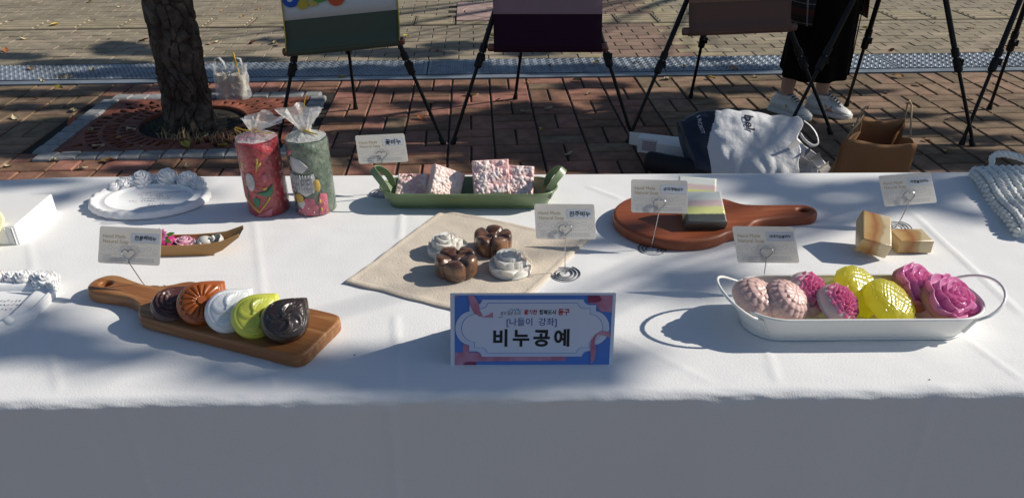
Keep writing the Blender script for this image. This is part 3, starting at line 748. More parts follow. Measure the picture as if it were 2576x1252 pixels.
printed('plaque_line', [o1], M_blue, 4); printed('plaque_centre', [o2], M_lil, 5)
printed('curling_ribbon', [[(370, 135), (450, 138), (510, 230), (540, 350), (585, 440), (530, 435), (450, 380), (400, 280)], [(570, 448), (720, 372), (722, 450)], [(770, 450), (865, 428), (840, 450)],
        [(2110, 1136), (2095, 900), (2100, 780), (2150, 700), (2240, 640), (2365, 665), (2365, 742), (2260, 705), (2200, 700), (2160, 760), (2155, 820), (2180, 920), (2160, 1050)]], M_pink, 6)
def sign_text(name, body, x, y, size, bold, mat, align='LEFT', gap=1.0, slant=0., k=6, sq=1.0):
    s_ = size/2290*SWd; vs, fs = text2d(body, s_, bold, align, gap); X, Y = pxy(x, y)
    MB().add(sp([(X+v.x*sq+slant*v.y, Y+v.y) for v in vs], k), fs).build(name, mat, sg, smooth=False)
sign_text('heading_text', '비누공예', 1262, 840, 262, .036, M_ink, 'CENTER', 1.36)
sign_text('subtitle_text', '[나들이  강좌]', 1262, 558, 124, .006, M_navy, 'CENTER', 1.0)
sign_text('slogan_text', '살고 싶은 도시!', 822, 408, 54, .004, M_ink, sq=.84)
sign_text('slogan_text', '행복도시', 1362, 402, 74, .03, M_ink, slant=.1, sq=.88)
sign_text('slogan_text', '활기찬', 1150, 402, 76, .026, M_redp, slant=.1, sq=.88)
sign_text('slogan_text', '동구', 1625, 408, 100, .034, M_redp, slant=.1, sq=.88)
w = MB(); pts = [(920, 360), (955, 355), (965, 330), (990, 330), (995, 358), (1020, 335), (1030, 355), (1050, 325), (1065, 350), (1075, 325), (1085, 360), (1115, 345)]
for a, b_ in zip(pts, pts[1:]):
    A, B_ = V(pxy(*a)), V(pxy(*b_)); d = (B_-A).normalized()*.0003; nn = V((-d.y, d.x))
    w.add(sp([A-d-nn, B_+d-nn, B_+d+nn, A-d+nn], 6), [(0, 1, 2, 3)])
w.build('skyline_mark', M_teal, sg, smooth=False)

# ------------------------------------------------------------------ candles in cellophane
def film_mat(name, alpha, tint=(.9, .9, .9), bs=70):
    m = pm(name, tint, .12, alpha=alpha, bump=.9, bs=bs, bd=.006, spec=.8); return m
M_celo = film_mat('cellophane', .035); M_celo2 = film_mat('cellophane_gather', .42, (.93, .91, .88), 120)
M_cred = pm('red_wax', (.46, .006, .022), .45, var=.45, vs=30, bump=.9, bs=90, bd=.006, sss=.15, sr=.01, film=1, fs=38, cr=.035)
M_cgreen = pm('green_wax', (.035, .07, .04), .45, col2=(.12, .16, .11), vs=50, bump=1, bs=90, bd=.006, film=1, fs=38, cr=.035)
M_gtie = pm('gold_tie', (.72, .48, .06), .3, metal=.7)
M_wwhite = pm('white_wax', (.55, .55, .55), .6, var=.3, vs=60, bump=.6, bs=150, film=.4); M_wpink = pm('rose_wax', (.55, .14, .19), .55, var=.25, vs=40, bump=.5, bs=120, film=.5)
M_wyel = pm('ochre_wax', (.55, .36, .07), .55, var=.3, vs=50, film=.4); M_wgrn = pm('emerald_wax', (.03, .19, .10), .55, var=.3, vs=50, film=.4)
def relief(par, name, mat, polys, R, H, prof, th=.0015):          # flat shapes wrapped onto the candle; (angle deg, height)
    for poly in polys:
        b = MB() if name != 'relief_ridges' or poly is polys[0] else b; n = len(poly); c0 = V((sum(p[0] for p in poly)/n, sum(p[1] for p in poly)/n))
        def P3(a, z, r): q = radians(a-90); return (r*cos(q), r*sin(q), z)
        sub = []
        for i in range(n):
            p, q = poly[i], poly[(i+1) % n]
            for t in (0, .5): sub.append((lerp(p[0], q[0], t), lerp(p[1], q[1], t)))
        rA = [P3(a, z, R+.0002) for a, z in sub]; rB = [P3(a, z, R+th) for a, z in sub]
        rC = [P3(lerp(a, c0.x, .25), lerp(z, c0.y, .25), R+th*1.5) for a, z in sub]; rD = [P3(lerp(a, c0.x, .75), lerp(z, c0.y, .75), R+th*1.7) for a, z in sub]
        b.rings([rA, rB, rC, rD], cap0=False)
        if name != 'relief_ridges': b.build(name, mat, par, ang=60)
    if name == 'relief_ridges': tag(b.build(name, mat, par, ang=60), kind='stuff')
def candle(base, R, H, mat, label, tilt, gather, seed, group='decorated candles'):
    e = empty('candle', base, 0, label, 'candle', group)
    b = MB(); r_ = random.Random(seed)
    def fn(u, v):
        a = 2*pi*u; prof = [(0, 0), (.93, 0), (1, .02), (1, .96), (.95, .992), (.8, 1), (.3, .985), (0, .98)]
        t = v*(len(prof)-1); i = min(int(t), len(prof)-2); f = t-i; rr = lerp(prof[i][0], prof[i+1][0], f); z = lerp(prof[i][1], prof[i+1][1], f)
        k = R*rr*(1+.018*noise.noise(V((cos(a)*5, sin(a)*5, z*9+seed))))
        return (k*cos(a)+tilt*z, k*sin(a), H*z)
    b.grid(48, 42, fn, cu=True); b.build('wax_body', mat, e, ang=50)
    b = MB()                                         # clear wrap with a gathered neck
    def wf(u, v):
        a = 2*pi*u; z = v*H*1.0; rr = R*1.045*(1+.03*noise.noise(V((cos(a)*3, sin(a)*3, v*6+seed*2)))+.012*sin(a*9+v*4))
        if v > .97: rr *= 1-.1*(v-.97)/.03
        return (rr*cos(a)+tilt*v, rr*sin(a), z)
    b.grid(60, 24, wf, cu=True); b.build('clear_wrap', M_celo, e, ang=70)
    b = MB(); gx, gz, fl = gather
    def gf(u, v):
        a = 2*pi*u; z = H*1.0+.002
        if v < .4: t = v/.4; rr = lerp(R*.94, .0075, t**.7); zz = z+.012*t
        else: t = (v-.4)/.6; rr = lerp(.0075, fl, t**1.1); zz = z+.012+t*gz
        rr *= 1+(.10+.28*max(0, v-.4))*sin(a*7+2*noise.noise(V((v*3, seed, 0)))+seed)*min(1, v*3)+.1*noise.noise(V((cos(a)*2, sin(a)*2, v*4+seed)))
        t2 = max(0, (v-.4)/.6)
        return (rr*cos(a)*(1.15 if t2 else 1)+gx*t2+tilt, rr*sin(a)*(1-.45*t2), zz+.006*sin(a*3+seed)*t2)
    b.grid(70, 22, gf, cu=True); b.build('gathered_top', M_celo2, e, ang=80)
    return e
R_, H_ = .0365, .136
e = candle(at(679, 525), R_, H_, M_cred, 'red pillar candle with yellow and white relief, wrapped in cellophane', -.004, (.026, .024, .034), 2)
relief(e, 'relief_figure', M_wwhite, [[(-22+13*cos(t), .068+.017*sin(t)) for t in [2*pi*k/14 for k in range(14)]]], R_, H_, None, .0025)
relief(e, 'relief_twig', M_wyel, [[(-42, .085), (-38, .092), (-44, .108), (-48, .107)], [(-48, .1), (-34, .096), (-34, .1), (-47, .104)], [(-2, .085), (2, .088), (10, .11), (5, .112)], [(0, .098), (16, .106), (15, .101), (4, .094)], [(-52, .104), (-44, .112), (-49, .114), (-56, .108)]], R_, H_, None)
relief(e, 'relief_collar', M_wgrn, [[(-12, .047), (20, .052), (36, .062), (34, .045), (20, .04)], [(-45, .038), (-36, .052), (-40, .034)], [(-18, .02), (-6, .024), (-2, .036), (-14, .040), (-24, .034)]], R_, H_, None)
relief(e, 'relief_band', M_wyel, [[(-44, .028), (-10, .008), (-8, .012), (-42, .033)], [(-10, .008), (26, .036), (24, .041), (-8, .013)], [(-46, .066), (-36, .062), (-38, .057), (-48, .06)], [(10, .058), (20, .06), (20, .054), (11, .052)]], R_, H_, None)
relief(e, 'relief_patch', M_wpink, [[(-58, .1), (-50, .118), (-56, .085)], [(12, .066), (26, .07), (24, .084), (14, .082)], [(-30, .001), (20, .001), (28, .02), (-10, .007)], [(-62, .06), (-55, .075), (-56, .04), (-60, .03)]], R_, H_, None)
tie = MB(); tie.tube([(-.004+.0075*cos(t), .0075*sin(t), H_+.014) for t in [2*pi*k/16 for k in range(16)]], .0012, 6, closed=True)
tie.tube([(-.012, -.004, H_+.014), (-.022, -.008, H_+.018), (-.033, -.008, H_+.022), (-.036, -.006, H_+.018), (-.026, -.006, H_+.012)], .001, 6); tie.tube([(.0, -.006, H_+.014), (.02, -.012, H_+.012), (.03, -.008, H_+.014)], .001, 6); tie.build('gold_tie', M_gtie, e)
R_, H_ = .0365, .136
e = candle(at(797, 523), R_, H_, M_cgreen, 'green pillar candle with silver and pink relief, wrapped in cellophane', -.003, (-.004, .036, .030), 9)
relief(e, 'relief_panel', M_wwhite, [[(-52, .099), (-40, .112), (-12, .108), (6, .094), (-10, .083), (-40, .085)], [(-52, .082), (-20, .074), (18, .082), (24, .066), (16, .048), (-8, .04), (-34, .046), (-50, .062)], [(-42, .034), (-28, .04), (-10, .026), (-22, .014), (-38, .02)]], R_, H_, None, .002)
w_ = [[(-48+i*7.2+3*sin(i*3.1+j), .079-j*.0085), (-45+i*7.2, .081-j*.0085), (-44+i*7.2, .072-j*.0085)] for i in range(9) for j in range(4)]
relief(e, 'relief_ridges', M_wwhite, w_, R_+.003, H_, None, .0012)
relief(e, 'relief_pads', M_wyel, [[(-28+13*cos(t), .036+.009*sin(t)) for t in [2*pi*k/12 for k in range(12)]], [(24+8*cos(t), .06+.012*sin(t)) for t in [2*pi*k/12 for k in range(12)]], [(26+3*cos(t), .03+.004*sin(t)) for t in [2*pi*k/8 for k in range(8)]], [(27+3*cos(t), .014+.004*sin(t)) for t in [2*pi*k/8 for k in range(8)]]], R_+.0022, H_, None)
relief(e, 'relief_field', M_wpink, [[(-48, .002), (18, .002), (20, .02), (10, .034), (-12, .036), (-34, .02)], [(22, .003), (48, .003), (48, .04), (30, .044), (22, .03)], [(-56, .108), (-44, .114), (-30, .124), (-58, .122)], [(-62, .09), (-55, .07), (-58, .04), (-64, .04)]], R_, H_, None)
relief(e, 'relief_dots', M_wwhite, [[(a+1.5*cos(t), z+.0016*sin(t)) for t in [2*pi*k/7 for k in range(7)]] for a, z in ((-30, .012), (-5, .018), (-16, .006), (8, .01), (36, .024), (40, .01))], R_+.0022, H_, None)
tie = MB(); tie.tube([(-.003+.0075*cos(t), .0075*sin(t), H_+.014) for t in [2*pi*k/16 for k in range(16)]], .0013, 6, closed=True)
tie.tube([(0, -.008, H_+.014), (.008, -.01, H_+.011), (.022, -.012, H_+.009), (.01, -.012, H_+.013), (0, -.009, H_+.016)], .001, 6); tie.tube([(.0, .0, H_+.05), (.004, .0, H_+.066), (.008, 0, H_+.078)], .0009, 6); tie.build('gold_tie', M_gtie, e)
# ------------------------------------------------------------------ green tray with pink flower soaps
M_gtray = pm('green_enamel', (.18, .25, .125), .42, var=.15, vs=20, coat=.3, cr=.2)
M_wtray = pm('white_enamel', (.78, .78, .75), .35, coat=.3, cr=.15)
def oriented(base_obj_builder, name, mat, loc, q, label, cat, group, ang=50, parts=()):
    o = base_obj_builder.build(name, mat, ang=ang); o.rotation_mode = 'QUATERNION'; o.rotation_quaternion = q; o.location = loc
    tag(o, label, cat, group); return o
h = .035; f0, b0 = at(1180, 491, ZT+h), at(1180, 446, ZT+h); l0, r0 = at(957, 468, ZT+h), at(1401, 468, ZT+h)
gc = V(((l0.x+r0.x)/2, (f0.y+b0.y)/2, ZT)); ghx, ghy = (r0.x-l0.x)/2, (b0.y-f0.y)/2
gt = empty('green_tray', gc, 0, 'oblong green metal tray with two strap handles', 'tray')
w, r = tray(ghx, ghy, h, .015); w.build('tray_wall', M_gtray, gt, ang=35); r.build('rolled_rim', M_gtray, gt, ang=180)
for s in (-1, 1):
    b = MB(); pts = []
    for k in range(25):
        t = k/24; a = pi*t; y = ghy*.66*cos(a); out = sin(a)
        x = s*(ghx-.012-.006*abs(cos(a))+.024*out**1.2); z = h-.012+.046*out**.6
        pts.append((x, y, z))
    wd = [(0, .0055)]; vs = []; fs = []
    for i, p in enumerate(pts):
        p = V(p); tg = (V(pts[min(i+1, 24)])-V(pts[max(i-1, 0)])).normalized(); side = V((s*.75, 0, -.65)); side = (side-tg*side.dot(tg)).normalized(); nn = tg.cross(side)
        for sa, sb in ((-1, -1), (1, -1), (1, 1), (-1, 1)): vs.append(p+side*.0062*sa+nn*.0009*sb)
    fs = [(i*4+j, i*4+(j+1) % 4, (i+1)*4+(j+1) % 4, (i+1)*4+j) for i in range(24) for j in range(4)]+[(3, 2, 1, 0), (96, 97, 98, 99)]
    b.add(vs, fs); b.build('strap_handle', M_gtray, gt, ang=40)

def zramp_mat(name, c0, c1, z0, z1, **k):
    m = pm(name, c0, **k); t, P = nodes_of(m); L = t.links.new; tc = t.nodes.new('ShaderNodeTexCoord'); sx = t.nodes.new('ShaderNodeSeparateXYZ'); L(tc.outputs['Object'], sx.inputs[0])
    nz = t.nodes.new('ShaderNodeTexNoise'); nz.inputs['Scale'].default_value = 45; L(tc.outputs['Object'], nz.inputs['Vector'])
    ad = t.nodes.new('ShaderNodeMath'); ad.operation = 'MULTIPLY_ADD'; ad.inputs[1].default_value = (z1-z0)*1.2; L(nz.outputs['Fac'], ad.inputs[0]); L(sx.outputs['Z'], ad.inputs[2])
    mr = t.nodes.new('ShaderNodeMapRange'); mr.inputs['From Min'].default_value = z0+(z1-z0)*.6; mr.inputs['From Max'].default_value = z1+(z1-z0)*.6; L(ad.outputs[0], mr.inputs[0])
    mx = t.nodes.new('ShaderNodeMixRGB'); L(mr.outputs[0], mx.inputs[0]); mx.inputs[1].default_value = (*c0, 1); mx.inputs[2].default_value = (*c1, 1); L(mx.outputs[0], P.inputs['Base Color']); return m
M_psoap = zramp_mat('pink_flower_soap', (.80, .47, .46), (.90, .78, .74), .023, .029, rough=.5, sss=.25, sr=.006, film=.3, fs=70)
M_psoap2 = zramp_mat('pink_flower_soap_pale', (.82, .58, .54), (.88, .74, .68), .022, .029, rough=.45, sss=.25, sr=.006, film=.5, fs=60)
def frame_q(right, up):                               # local x=right, y=up, z=normal
    x = V(right).normalized(); y = V(up); y = (y-x*y.dot(x)).normalized(); z = x.cross(y)
    return Matrix((x, y, z)).transposed().to_quaternion()
GS_ = None
GS = [  # picture centre, height above table, width, length, right vector, up vector, thickness
 ((1036, 470), .024, .062, .060, (1, -.15, .05), (.25, .75, .55), .022, M_psoap, 'pale pink flower soap lying low at the left end of the green tray'),
 ((1126, 461), .034, .062, .060, (.86, .2, -.42), (.30, .70, .62), .024, M_psoap2, 'smooth pale pink soap leaning cornerwise in the green tray'),
 ((1236, 446), .046, .068, .068, (1, .08, .02), (.0, .60, .80), .024, M_psoap, 'tallest pink soap with raised butterfly petals standing at the back of the green tray'),
 ((1296, 458), .036, .069, .066, (1, .0, -.06), (.06, .62, .78), .024, M_psoap, 'square pink flower soap leaning in front of the tallest one in the green tray'),
]
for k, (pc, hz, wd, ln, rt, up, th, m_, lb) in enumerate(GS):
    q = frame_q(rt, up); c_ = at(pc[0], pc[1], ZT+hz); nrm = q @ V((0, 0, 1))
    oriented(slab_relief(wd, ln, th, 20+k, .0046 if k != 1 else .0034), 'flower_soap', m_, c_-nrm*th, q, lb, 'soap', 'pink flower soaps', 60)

# ------------------------------------------------------------------ white tray with eight round soaps
h = .043; f0 = at(2200, 806, ZT+h); l0, r0 = at(1846, 745, ZT+h), at(2484, 768, ZT+h); b0 = at(2100, 692, ZT+h)
wc = V(((l0.x+r0.x)/2, (f0.y+b0.y)/2, ZT)); whx, why = (r0.x-l0.x)/2, (b0.y-f0.y)/2
wt = empty('white_tray', wc, .01, 'oblong white enamel tray with wire loop handles', 'tray')
w, r = tray(whx, why, h, .014); w.build('tray_wall', M_wtray, wt, ang=35); r.build('rolled_rim', M_wtray, wt, ang=180)
for s in (-1, 1):
    pts = [(s*(whx-.036), -why*.76, .014), (s*(whx-.026), -why*.80, h*.80)]
    for k in range(17):
        a = pi*k/16; pts.append((s*(whx-.024+.048*sin(a)**.8), -why*.84*cos(a), h*.86+.026*sin(a)))
    pts += [(s*(whx-.026), why*.80, h*.80), (s*(whx-.036), why*.76, .014)]
    MB().tube(pts, .0021, 8).build('wire_handle', M_wtray, wt, ang=180)
M_dah = pm('blush_soap', (.66, .44, .40), .45, col2=(.64, .44, .39), vs=60, sss=.35, sr=.01, coat=.35, cr=.15)
M_clear = lucent(pm('milky_soap', (.84, .72, .68), .2, sss=.5, sr=.015, coat=1, cr=.05, film=.6, fs=40), (.88, .72, .66), .3)
M_carn = lucent(pm('pink_carnation', (.86, .30, .55), .4, col2=(.80, .22, .47), vs=60, sss=.3, sr=.006, film=.6, fs=110), (.9, .36, .6), .35)
M_yel = lucent(pm('yellow_glycerin', (.97, .92, .16), .25, trans=.25, ior=1.3, film=1, fs=95, cr=.05), (1, .96, .12), .62)
M_rose = lucent(pm('rose_pink_soap', (.84, .33, .62), .4, sss=.25, sr=.006, film=.7, fs=105, cr=.07), (.9, .38, .65), .35)
M_peachb = lucent(pm('peach_glycerin', (.80, .40, .28), .2, sss=.5, sr=.02, film=.7, fs=60), (.85, .4, .25), .35)
def dahlia_h(v, ph):
    K = 5; t = v**.8*K; k = min(int(t), 5); f = t-k; n = (6, 12, 16, 18, 18, 18)[k]
    pn = (ph/(2*pi)*n+.5*(k % 2)) % 1-.5
    return .0024*(1-abs(2*pn)**2.5)*(.3+.7*f)*(1 if k else .5)*(1 if f < .85 else 1-(f-.85)*4)
def sun_h(v, ph):
    if v < .42:
        x, y = v*cos(ph)*22, v*sin(ph)*22; return .0007*(sin(x*2.2)*sin(y*2.2))+.001
    t = (v-.42)/.58; n = 11; pn = abs((ph/(2*pi)*n+(.5 if t > .5 else 0)) % 1-.5)*2
    return .0018*max(0, 1-pn**1.3-.25*(t % .5))
WS = [((1907, 752), 'd', .0345, (.45, -.15, .8)), ((2040, 735), 'c', .0325, (.5, -.45, .72)), ((2165, 728), 's', .036, (.5, -.35, .75)), ((2305, 722), 'r', .0355, (.45, -.45, .75)),
      ((1981, 766), 'd', .0325, (.46, -.30, .83)), ((2116, 772), 'c', .031, (.50, -.36, .78)), ((2246, 768), 's', .0350, (.44, -.30, .85)), ((2392, 763), 'r', .0385, (.30, -.42, .84))]
WL = {'d': ('blush pink dahlia soap', 'tucked behind its twin at the left end of the white tray', 'in the front row of the white tray, nearest the left handle'),
      'c': ('milky soap with a pink carnation', 'in the back row of the white tray', 'in the front row of the white tray'),
      's': ('clear yellow sunflower soap', 'in the back row of the white tray', 'in the front row of the white tray'),
      'r': ('glossy pink rose soap', 'in the back row of the white tray', 'largest, in front at the right end of the white tray')}
rg = random.Random(8)
for k, (pc, ty, R_, nv) in enumerate(WS):
    row = 0 if k < 4 else 1; base, l1, l2 = WL[ty]; lb = base+' '+(l1 if row == 0 else l2)
    n = V(nv).normalized(); c_ = at(pc[0], pc[1], ZT+.044)+V((0, .006*row, .002*row)); loc = c_-n*.011; q = quatz(n, k*.7)
    if ty == 'd': oriented(dome(R_, .031, dahlia_h, 42, 108, .8, .8), 'dahlia_soap', M_dah, loc, q, lb, 'soap', 'round soaps in the white tray', 60)
    elif ty == 's': oriented(dome(R_*1.03, .025, sun_h, 40, 120, .62, .6), 'sunflower_soap', M_yel, loc, q, lb, 'soap', 'round soaps in the white tray', 60)
    elif ty == 'c':
        e = empty('carnation_soap', loc, q, lb, 'soap', 'round soaps in the white tray')
        dome(R_, .022, None, 14, 40, .8, .6).build('milky_base', M_clear, e, ang=180)
        rose_hf(R_*.86, .022, 60+k, (3, 4, 5, 6, 7, 8), (.16, .3, .46, .64, .82, 1), (1, .98, .93, .84, .7, .5), .2, .05, 64, 144, .010).build('carnation', M_carn, e, ang=70)
    else:
        e = empty('rose_soap', loc, q, lb, 'soap', 'round soaps in the white tray')
        dome(R_*.96, .018, None, 12, 40, .6, .5).build('soap_base', M_peachb, e, ang=180)
        rose_hf(R_*1.02, .028, 70+k, (2, 3, 3, 4, 5), (.15, .31, .50, .74, 1.0), (1, 1.0, .96, .86, .62), .2, 0, 64, 128, .006).build('rose', M_rose, e, ang=75)

# ------------------------------------------------------------------ beige napkin with four soaps
M_nap = pm('beige_cotton', (.66, .57, .46), .95, bump=.8, bs=330, bd=.0016, var=.08, vs=20, sheen=.2, stretch=(1, 1.6, 1))
na, nb_, nc, nd = at(872, 713), at(1112, 533), at(1482, 604), at(1262, 812)
nap = MB()
def napz(x, y): return .0022*noise.noise(V((x*13, y*16, 4)))+.001*noise.noise(V((x*40, y*40, 1)))
def napf(u, v):
    p = na.lerp(nb_, u).lerp(nd.lerp(nc, u), v); e = min(u, 1-u, v, 1-v)
    w = .003*noise.noise(V((u*6, v*6, 9)))*sstep(.1, 0, e)
    hem = .0012*sstep(.0, .01, e)*sstep(.035, .025, e)
    return (p.x+w, p.y+w, ZT+.0042+napz(p.x, p.y)+hem)
nap.grid(90, 90, napf)
def naps(u, v):
    t = u*4; i = int(t) % 4; f = t-int(t); c_ = [(f, 0), (1, f), (1-f, 1), (0, 1-f)][i]; p = V(napf(*c_))
    return (p.x, p.y, lerp(p.z, ZT+.0008, v))
nap.grid(160, 2, naps, cu=True)
tag(nap.build('napkin', M_nap, ang=50), 'folded beige cotton napkin under the white and brown soaps', 'napkin')
M_wsoap = lucent(pm('pearl_soap', (.82, .79, .72), .5, sss=.4, sr=.012, coat=.08, cr=.2), (.85, .8, .7), .2)
M_bsoap = pm('brown_marble_soap', (.075, .028, .014), .35, col2=(.34, .17, .085), vs=45, film=1, fs=55, cr=.05, lo=.42, hi=.7)
def flower_cookie(R, H):
    b = MB()
    def ol(a): return .87+.13*abs(cos(2.5*a))**.5
    prof = [(0, .0), (.9, 0), (.97, .003), (1, .008), (1, H*.78), (.965, H*.93), (.90, H), (.75, H*1.02), (.6, H*1.0), (.45, H*.95), (.32, H*.88), (.24, H*.88), (.17, H*.97), (.09, H*1.0), (0, H*1.0)]
    vs = []; n = 100
    for i, (r, z) in enumerate(prof):
        for j in range(n):
            a = 2*pi*j/n; k = ol(a); kk = lerp(1, k, min(1, r*1.3)); zz = z
            if z > H*.8 and r > .3: zz += .003*(abs(cos(2.5*a))**.7-.6)-.004*exp(-((abs(sin(2.5*a))-1)/.02)**2 if 0 else -((1-abs(sin(2.5*a)))/.05)**2)*.8
            vs.append((R*r*kk*cos(a), R*r*kk*sin(a), zz))
    fs = [(i*n+j, i*n+(j+1) % n, (i+1)*n+(j+1) % n, (i+1)*n+j) for i in range(len(prof)-1) for j in range(n)]
    b.add(vs, fs); return b
def on_nap(x, y): p = at(x, y, ZT+.006); return V((p.x, p.y, ZT+.0055))
for k, (px, R_, lb, sp_) in enumerate((((1240, 627), .0315, 'brown marbled flower soap at the back of the napkin', .2), ((1149, 684), .0335, 'brown marbled flower soap at the front of the napkin', .9))):
    o = flower_cookie(R_, .030).build('brown_flower_soap', M_bsoap, ang=45); o.location = on_nap(*px); o.rotation_euler = (0, 0, sp_); tag(o, lb, 'soap', 'soaps on the napkin')
for k, (px, R_, lb) in enumerate((((1126, 632), .0325, 'white rose soap half hidden behind a brown one on the napkin'), ((1284, 676), .0335, 'white rose soap at the right of the napkin, in front'))):
    e = empty('white_rose_soap', on_nap(*px), k*1.3+.4, lb, 'soap', 'soaps on the napkin')
    dome(R_, .014, None, 8, 40, .6, .5).build('soap_base', M_wsoap, e, ang=180)
    rose_hf(R_*1.02, .031, 31+k, (2, 3, 4, 4, 5), (.16, .32, .52, .76, 1.0), (1, .98, .92, .78, .46), .075, 0, 64, 128, .001, lo_=.13).build('rose', M_wsoap, e, ang=75)

# ------------------------------------------------------------------ narrow wooden board with five peach soaps
M_oak = wood('oiled_wood', (.36, .16, .055), (.26, .10, .032), (.42, .21, .08), rough=.4)
bt = .020; A, E1, E2 = at(268, 712, ZT+bt), at(846, 798, ZT+bt), at(766, 890, ZT+bt)
em = (E1+E2)/2; ax = (em-A); ang_b = atan2(ax.y, ax.x); Lb = ax.length+.004
wb = empty('serving_board', V((A.x, A.y, ZT)), ang_b, 'narrow wooden serving board holding five peach shaped soaps', 'board')
def spline(pts, n=6):                                # Catmull-Rom, closed
    out = []; k = len(pts)
    for i in range(k):
        p0, p1, p2, p3 = (V(pts[(i+d) % k]) for d in (-1, 0, 1, 2))
        for j in range(n):
            t = j/n; out.append(.5*((2*p1)+(-p0+p2)*t+(2*p0-5*p1+4*p2-p3)*t*t+(-p0+3*p1-3*p2+p3)*t**3))
    return [(p.x, p.y) for p in out]
hb_ = .052
ctrl = [(-.026, 0), (-.018, .019), (.0, .025), (.03, .021), (.058, .019), (.085, .028), (.105, .047), (.125, hb_), (.2, hb_), (.3, hb_), (Lb-.018, hb_), (Lb-.004, hb_-.006), (Lb, hb_-.018), (Lb, 0), (Lb, -hb_+.018), (Lb-.004, -hb_+.006), (Lb-.018, -hb_), (.3, -hb_), (.2, -hb_), (.125, -hb_), (.105, -.047), (.085, -.028), (.058, -.019), (.03, -.021), (.0, -.025), (-.018, -.019)]
hole = [(.009*cos(2*pi*k/24)-.001, .0075*sin(2*pi*k/24)) for k in range(24)]
vs, fs = solid2d([spline(ctrl), hole], bt/2-.004, .004, 3); MB().add(vs, fs).build('board', M_oak, wb, ang=40, loc=(0, 0, bt/2))
M_p = [pm('plum_soap', (.06, .022, .022), .3, coat=.5, film=.5, fs=45, col2=(.10, .04, .035), vs=40), pm('orange_soap', (.34, .085, .014), .35, coat=.5, cr=.1, sss=.15, sr=.005), pm('white_soap', (.78, .79, .80), .3, sss=.25, sr=.006, film=.8, fs=50),
       pm('lime_soap', (.64, .66, .09), .3, sss=.3, sr=.008, film=.6, fs=50), pm('charcoal_soap', (.036, .022, .015), .25, film=1, fs=45, cr=.04)]
def peach(R, H, pat):
    def ol(a):
        d = (a+pi) % (2*pi)-pi; return 1+.52*exp(-(abs(d)/.38)**1.1)
    def hf(v, ph):
        rim_ = .0016*exp(-((v-.62)/.05)**2); x = 0
        if v < .55:
            if pat == 0: n = 16; x = .0030*abs(cos(ph*n/2))**.6*sstep(.1, .2, v)*sstep(.55, .48, v)
            elif pat == 1: x = .0026*max(0, sin(v*42+ph*3))*sstep(.02, .1, v)
            else: x = .0028*max(0, cos(ph*4+v*9))*sstep(.55, .3, v)+.0012*abs(sin(ph*20))*sstep(.3, .5, v)
            if v < .1: x = .003
            if v > .5: x *= .3
        return rim_+x-.0012*sstep(.52, .60, v)*sstep(.72, .62, v)*0
    b = dome(R, H, hf, 40, 128, .9, .75, ol)
    # lower half
    na = 64; rs = []
    for t in (0, .25, .5, .75, 1): 
        k = cos(t*pi/2)**.6; rs.append([(R*lerp(.55, 1, k)*ol(2*pi*j/na)*cos(2*pi*j/na)*1.0, R*lerp(.55, 1, k)*ol(2*pi*j/na)*sin(2*pi*j/na), -.001-t*.009) for j in range(na)])
    b.rings(rs[::-1], cap0=True, cap1=False); return b
PN = ['dark plum peach shaped soap, first in the row by the board handle', 'orange brown peach soap with a daisy relief, second in the row on the board', 'white peach shaped soap in the middle of the row on the board', 'lime yellow peach shaped soap on the narrow board', 'near black peach shaped soap at the far end of the narrow board']
PP = [((436, 764), .024, (.30, -.30, .9), .022), ((505, 762), .034, (.42, -.52, .74), .024), ((576, 782), .032, (.40, -.52, .75), .024), ((642, 795), .032, (.40, -.5, .76), .024), ((716, 805), .034, (.34, -.45, .82), .026)]
for k, (pc, hz, nv, H) in enumerate(PP):
    n = V(nv).normalized(); c_ = at(pc[0], pc[1], ZT+hz+.008)
    tipdir = V((.55, .85, .35)); x = (tipdir-n*tipdir.dot(n)).normalized(); y = n.cross(x)
    q = Matrix((x, y, n)).transposed().to_quaternion()
    oriented(peach(.0305 if k else .029, H*.62, (1, 0, 2, 2, 2)[k]), 'peach_soap', M_p[k], c_-n*.006, q, PN[k], 'soap', 'peach shaped soaps on the narrow board', 60)

# ------------------------------------------------------------------ round red board with layered soaps
M_rw = wood('red_brown_wood', (.27, .072, .026), (.22, .055, .02), (.30, .09, .034), sc=(2, 14, 14), rough=.5, coat=.08)
bt = .021; L_, T_, Bm, Rr = at(1541, 549, ZT+bt*.6), at(1740, 482, ZT+bt), at(1740, 605, ZT+bt), at(2052, 536, ZT+bt*.6)
Rc = (T_.y-Bm.y)/2; cyy = (T_.y+Bm.y)/2; cxx = L_.x+Rc*1.12; Lh = hypot(Rr.x-cxx, Rr.y-cyy); ang_r = atan2(Rr.y-cyy, Rr.x-cxx)
rb = empty('round_board', V((cxx, cyy, ZT)), ang_r, 'round red brown wooden board with a long handle', 'board')
up_ = [(Rc*1.12*cos(a), Rc*1.0*sin(a)) for a in [radians(d) for d in range(180, 44, -12)]]
neck = [(Rc*1.12, Rc*.62), (Rc*1.12+.03, Rc*.34), (Lh-.055, .025), (Lh-.03, .0235), (Lh-.012, .020), (Lh-.002, .010)]
half_ = up_[1:]+neck; ctrl = [up_[0]]+half_+[(Lh, 0)]+[(x, -y) for x, y in half_[::-1]]
hole = [(Lh-.024+.0105*cos(2*pi*k/24), .0075*sin(2*pi*k/24)) for k in range(24)]
vs, fs = solid2d([spline(ctrl, 5), hole], bt/2-.006, .006, 4); MB().add(vs, fs).build('board', M_rw, rb, ang=40, loc=(0, 0, bt/2))
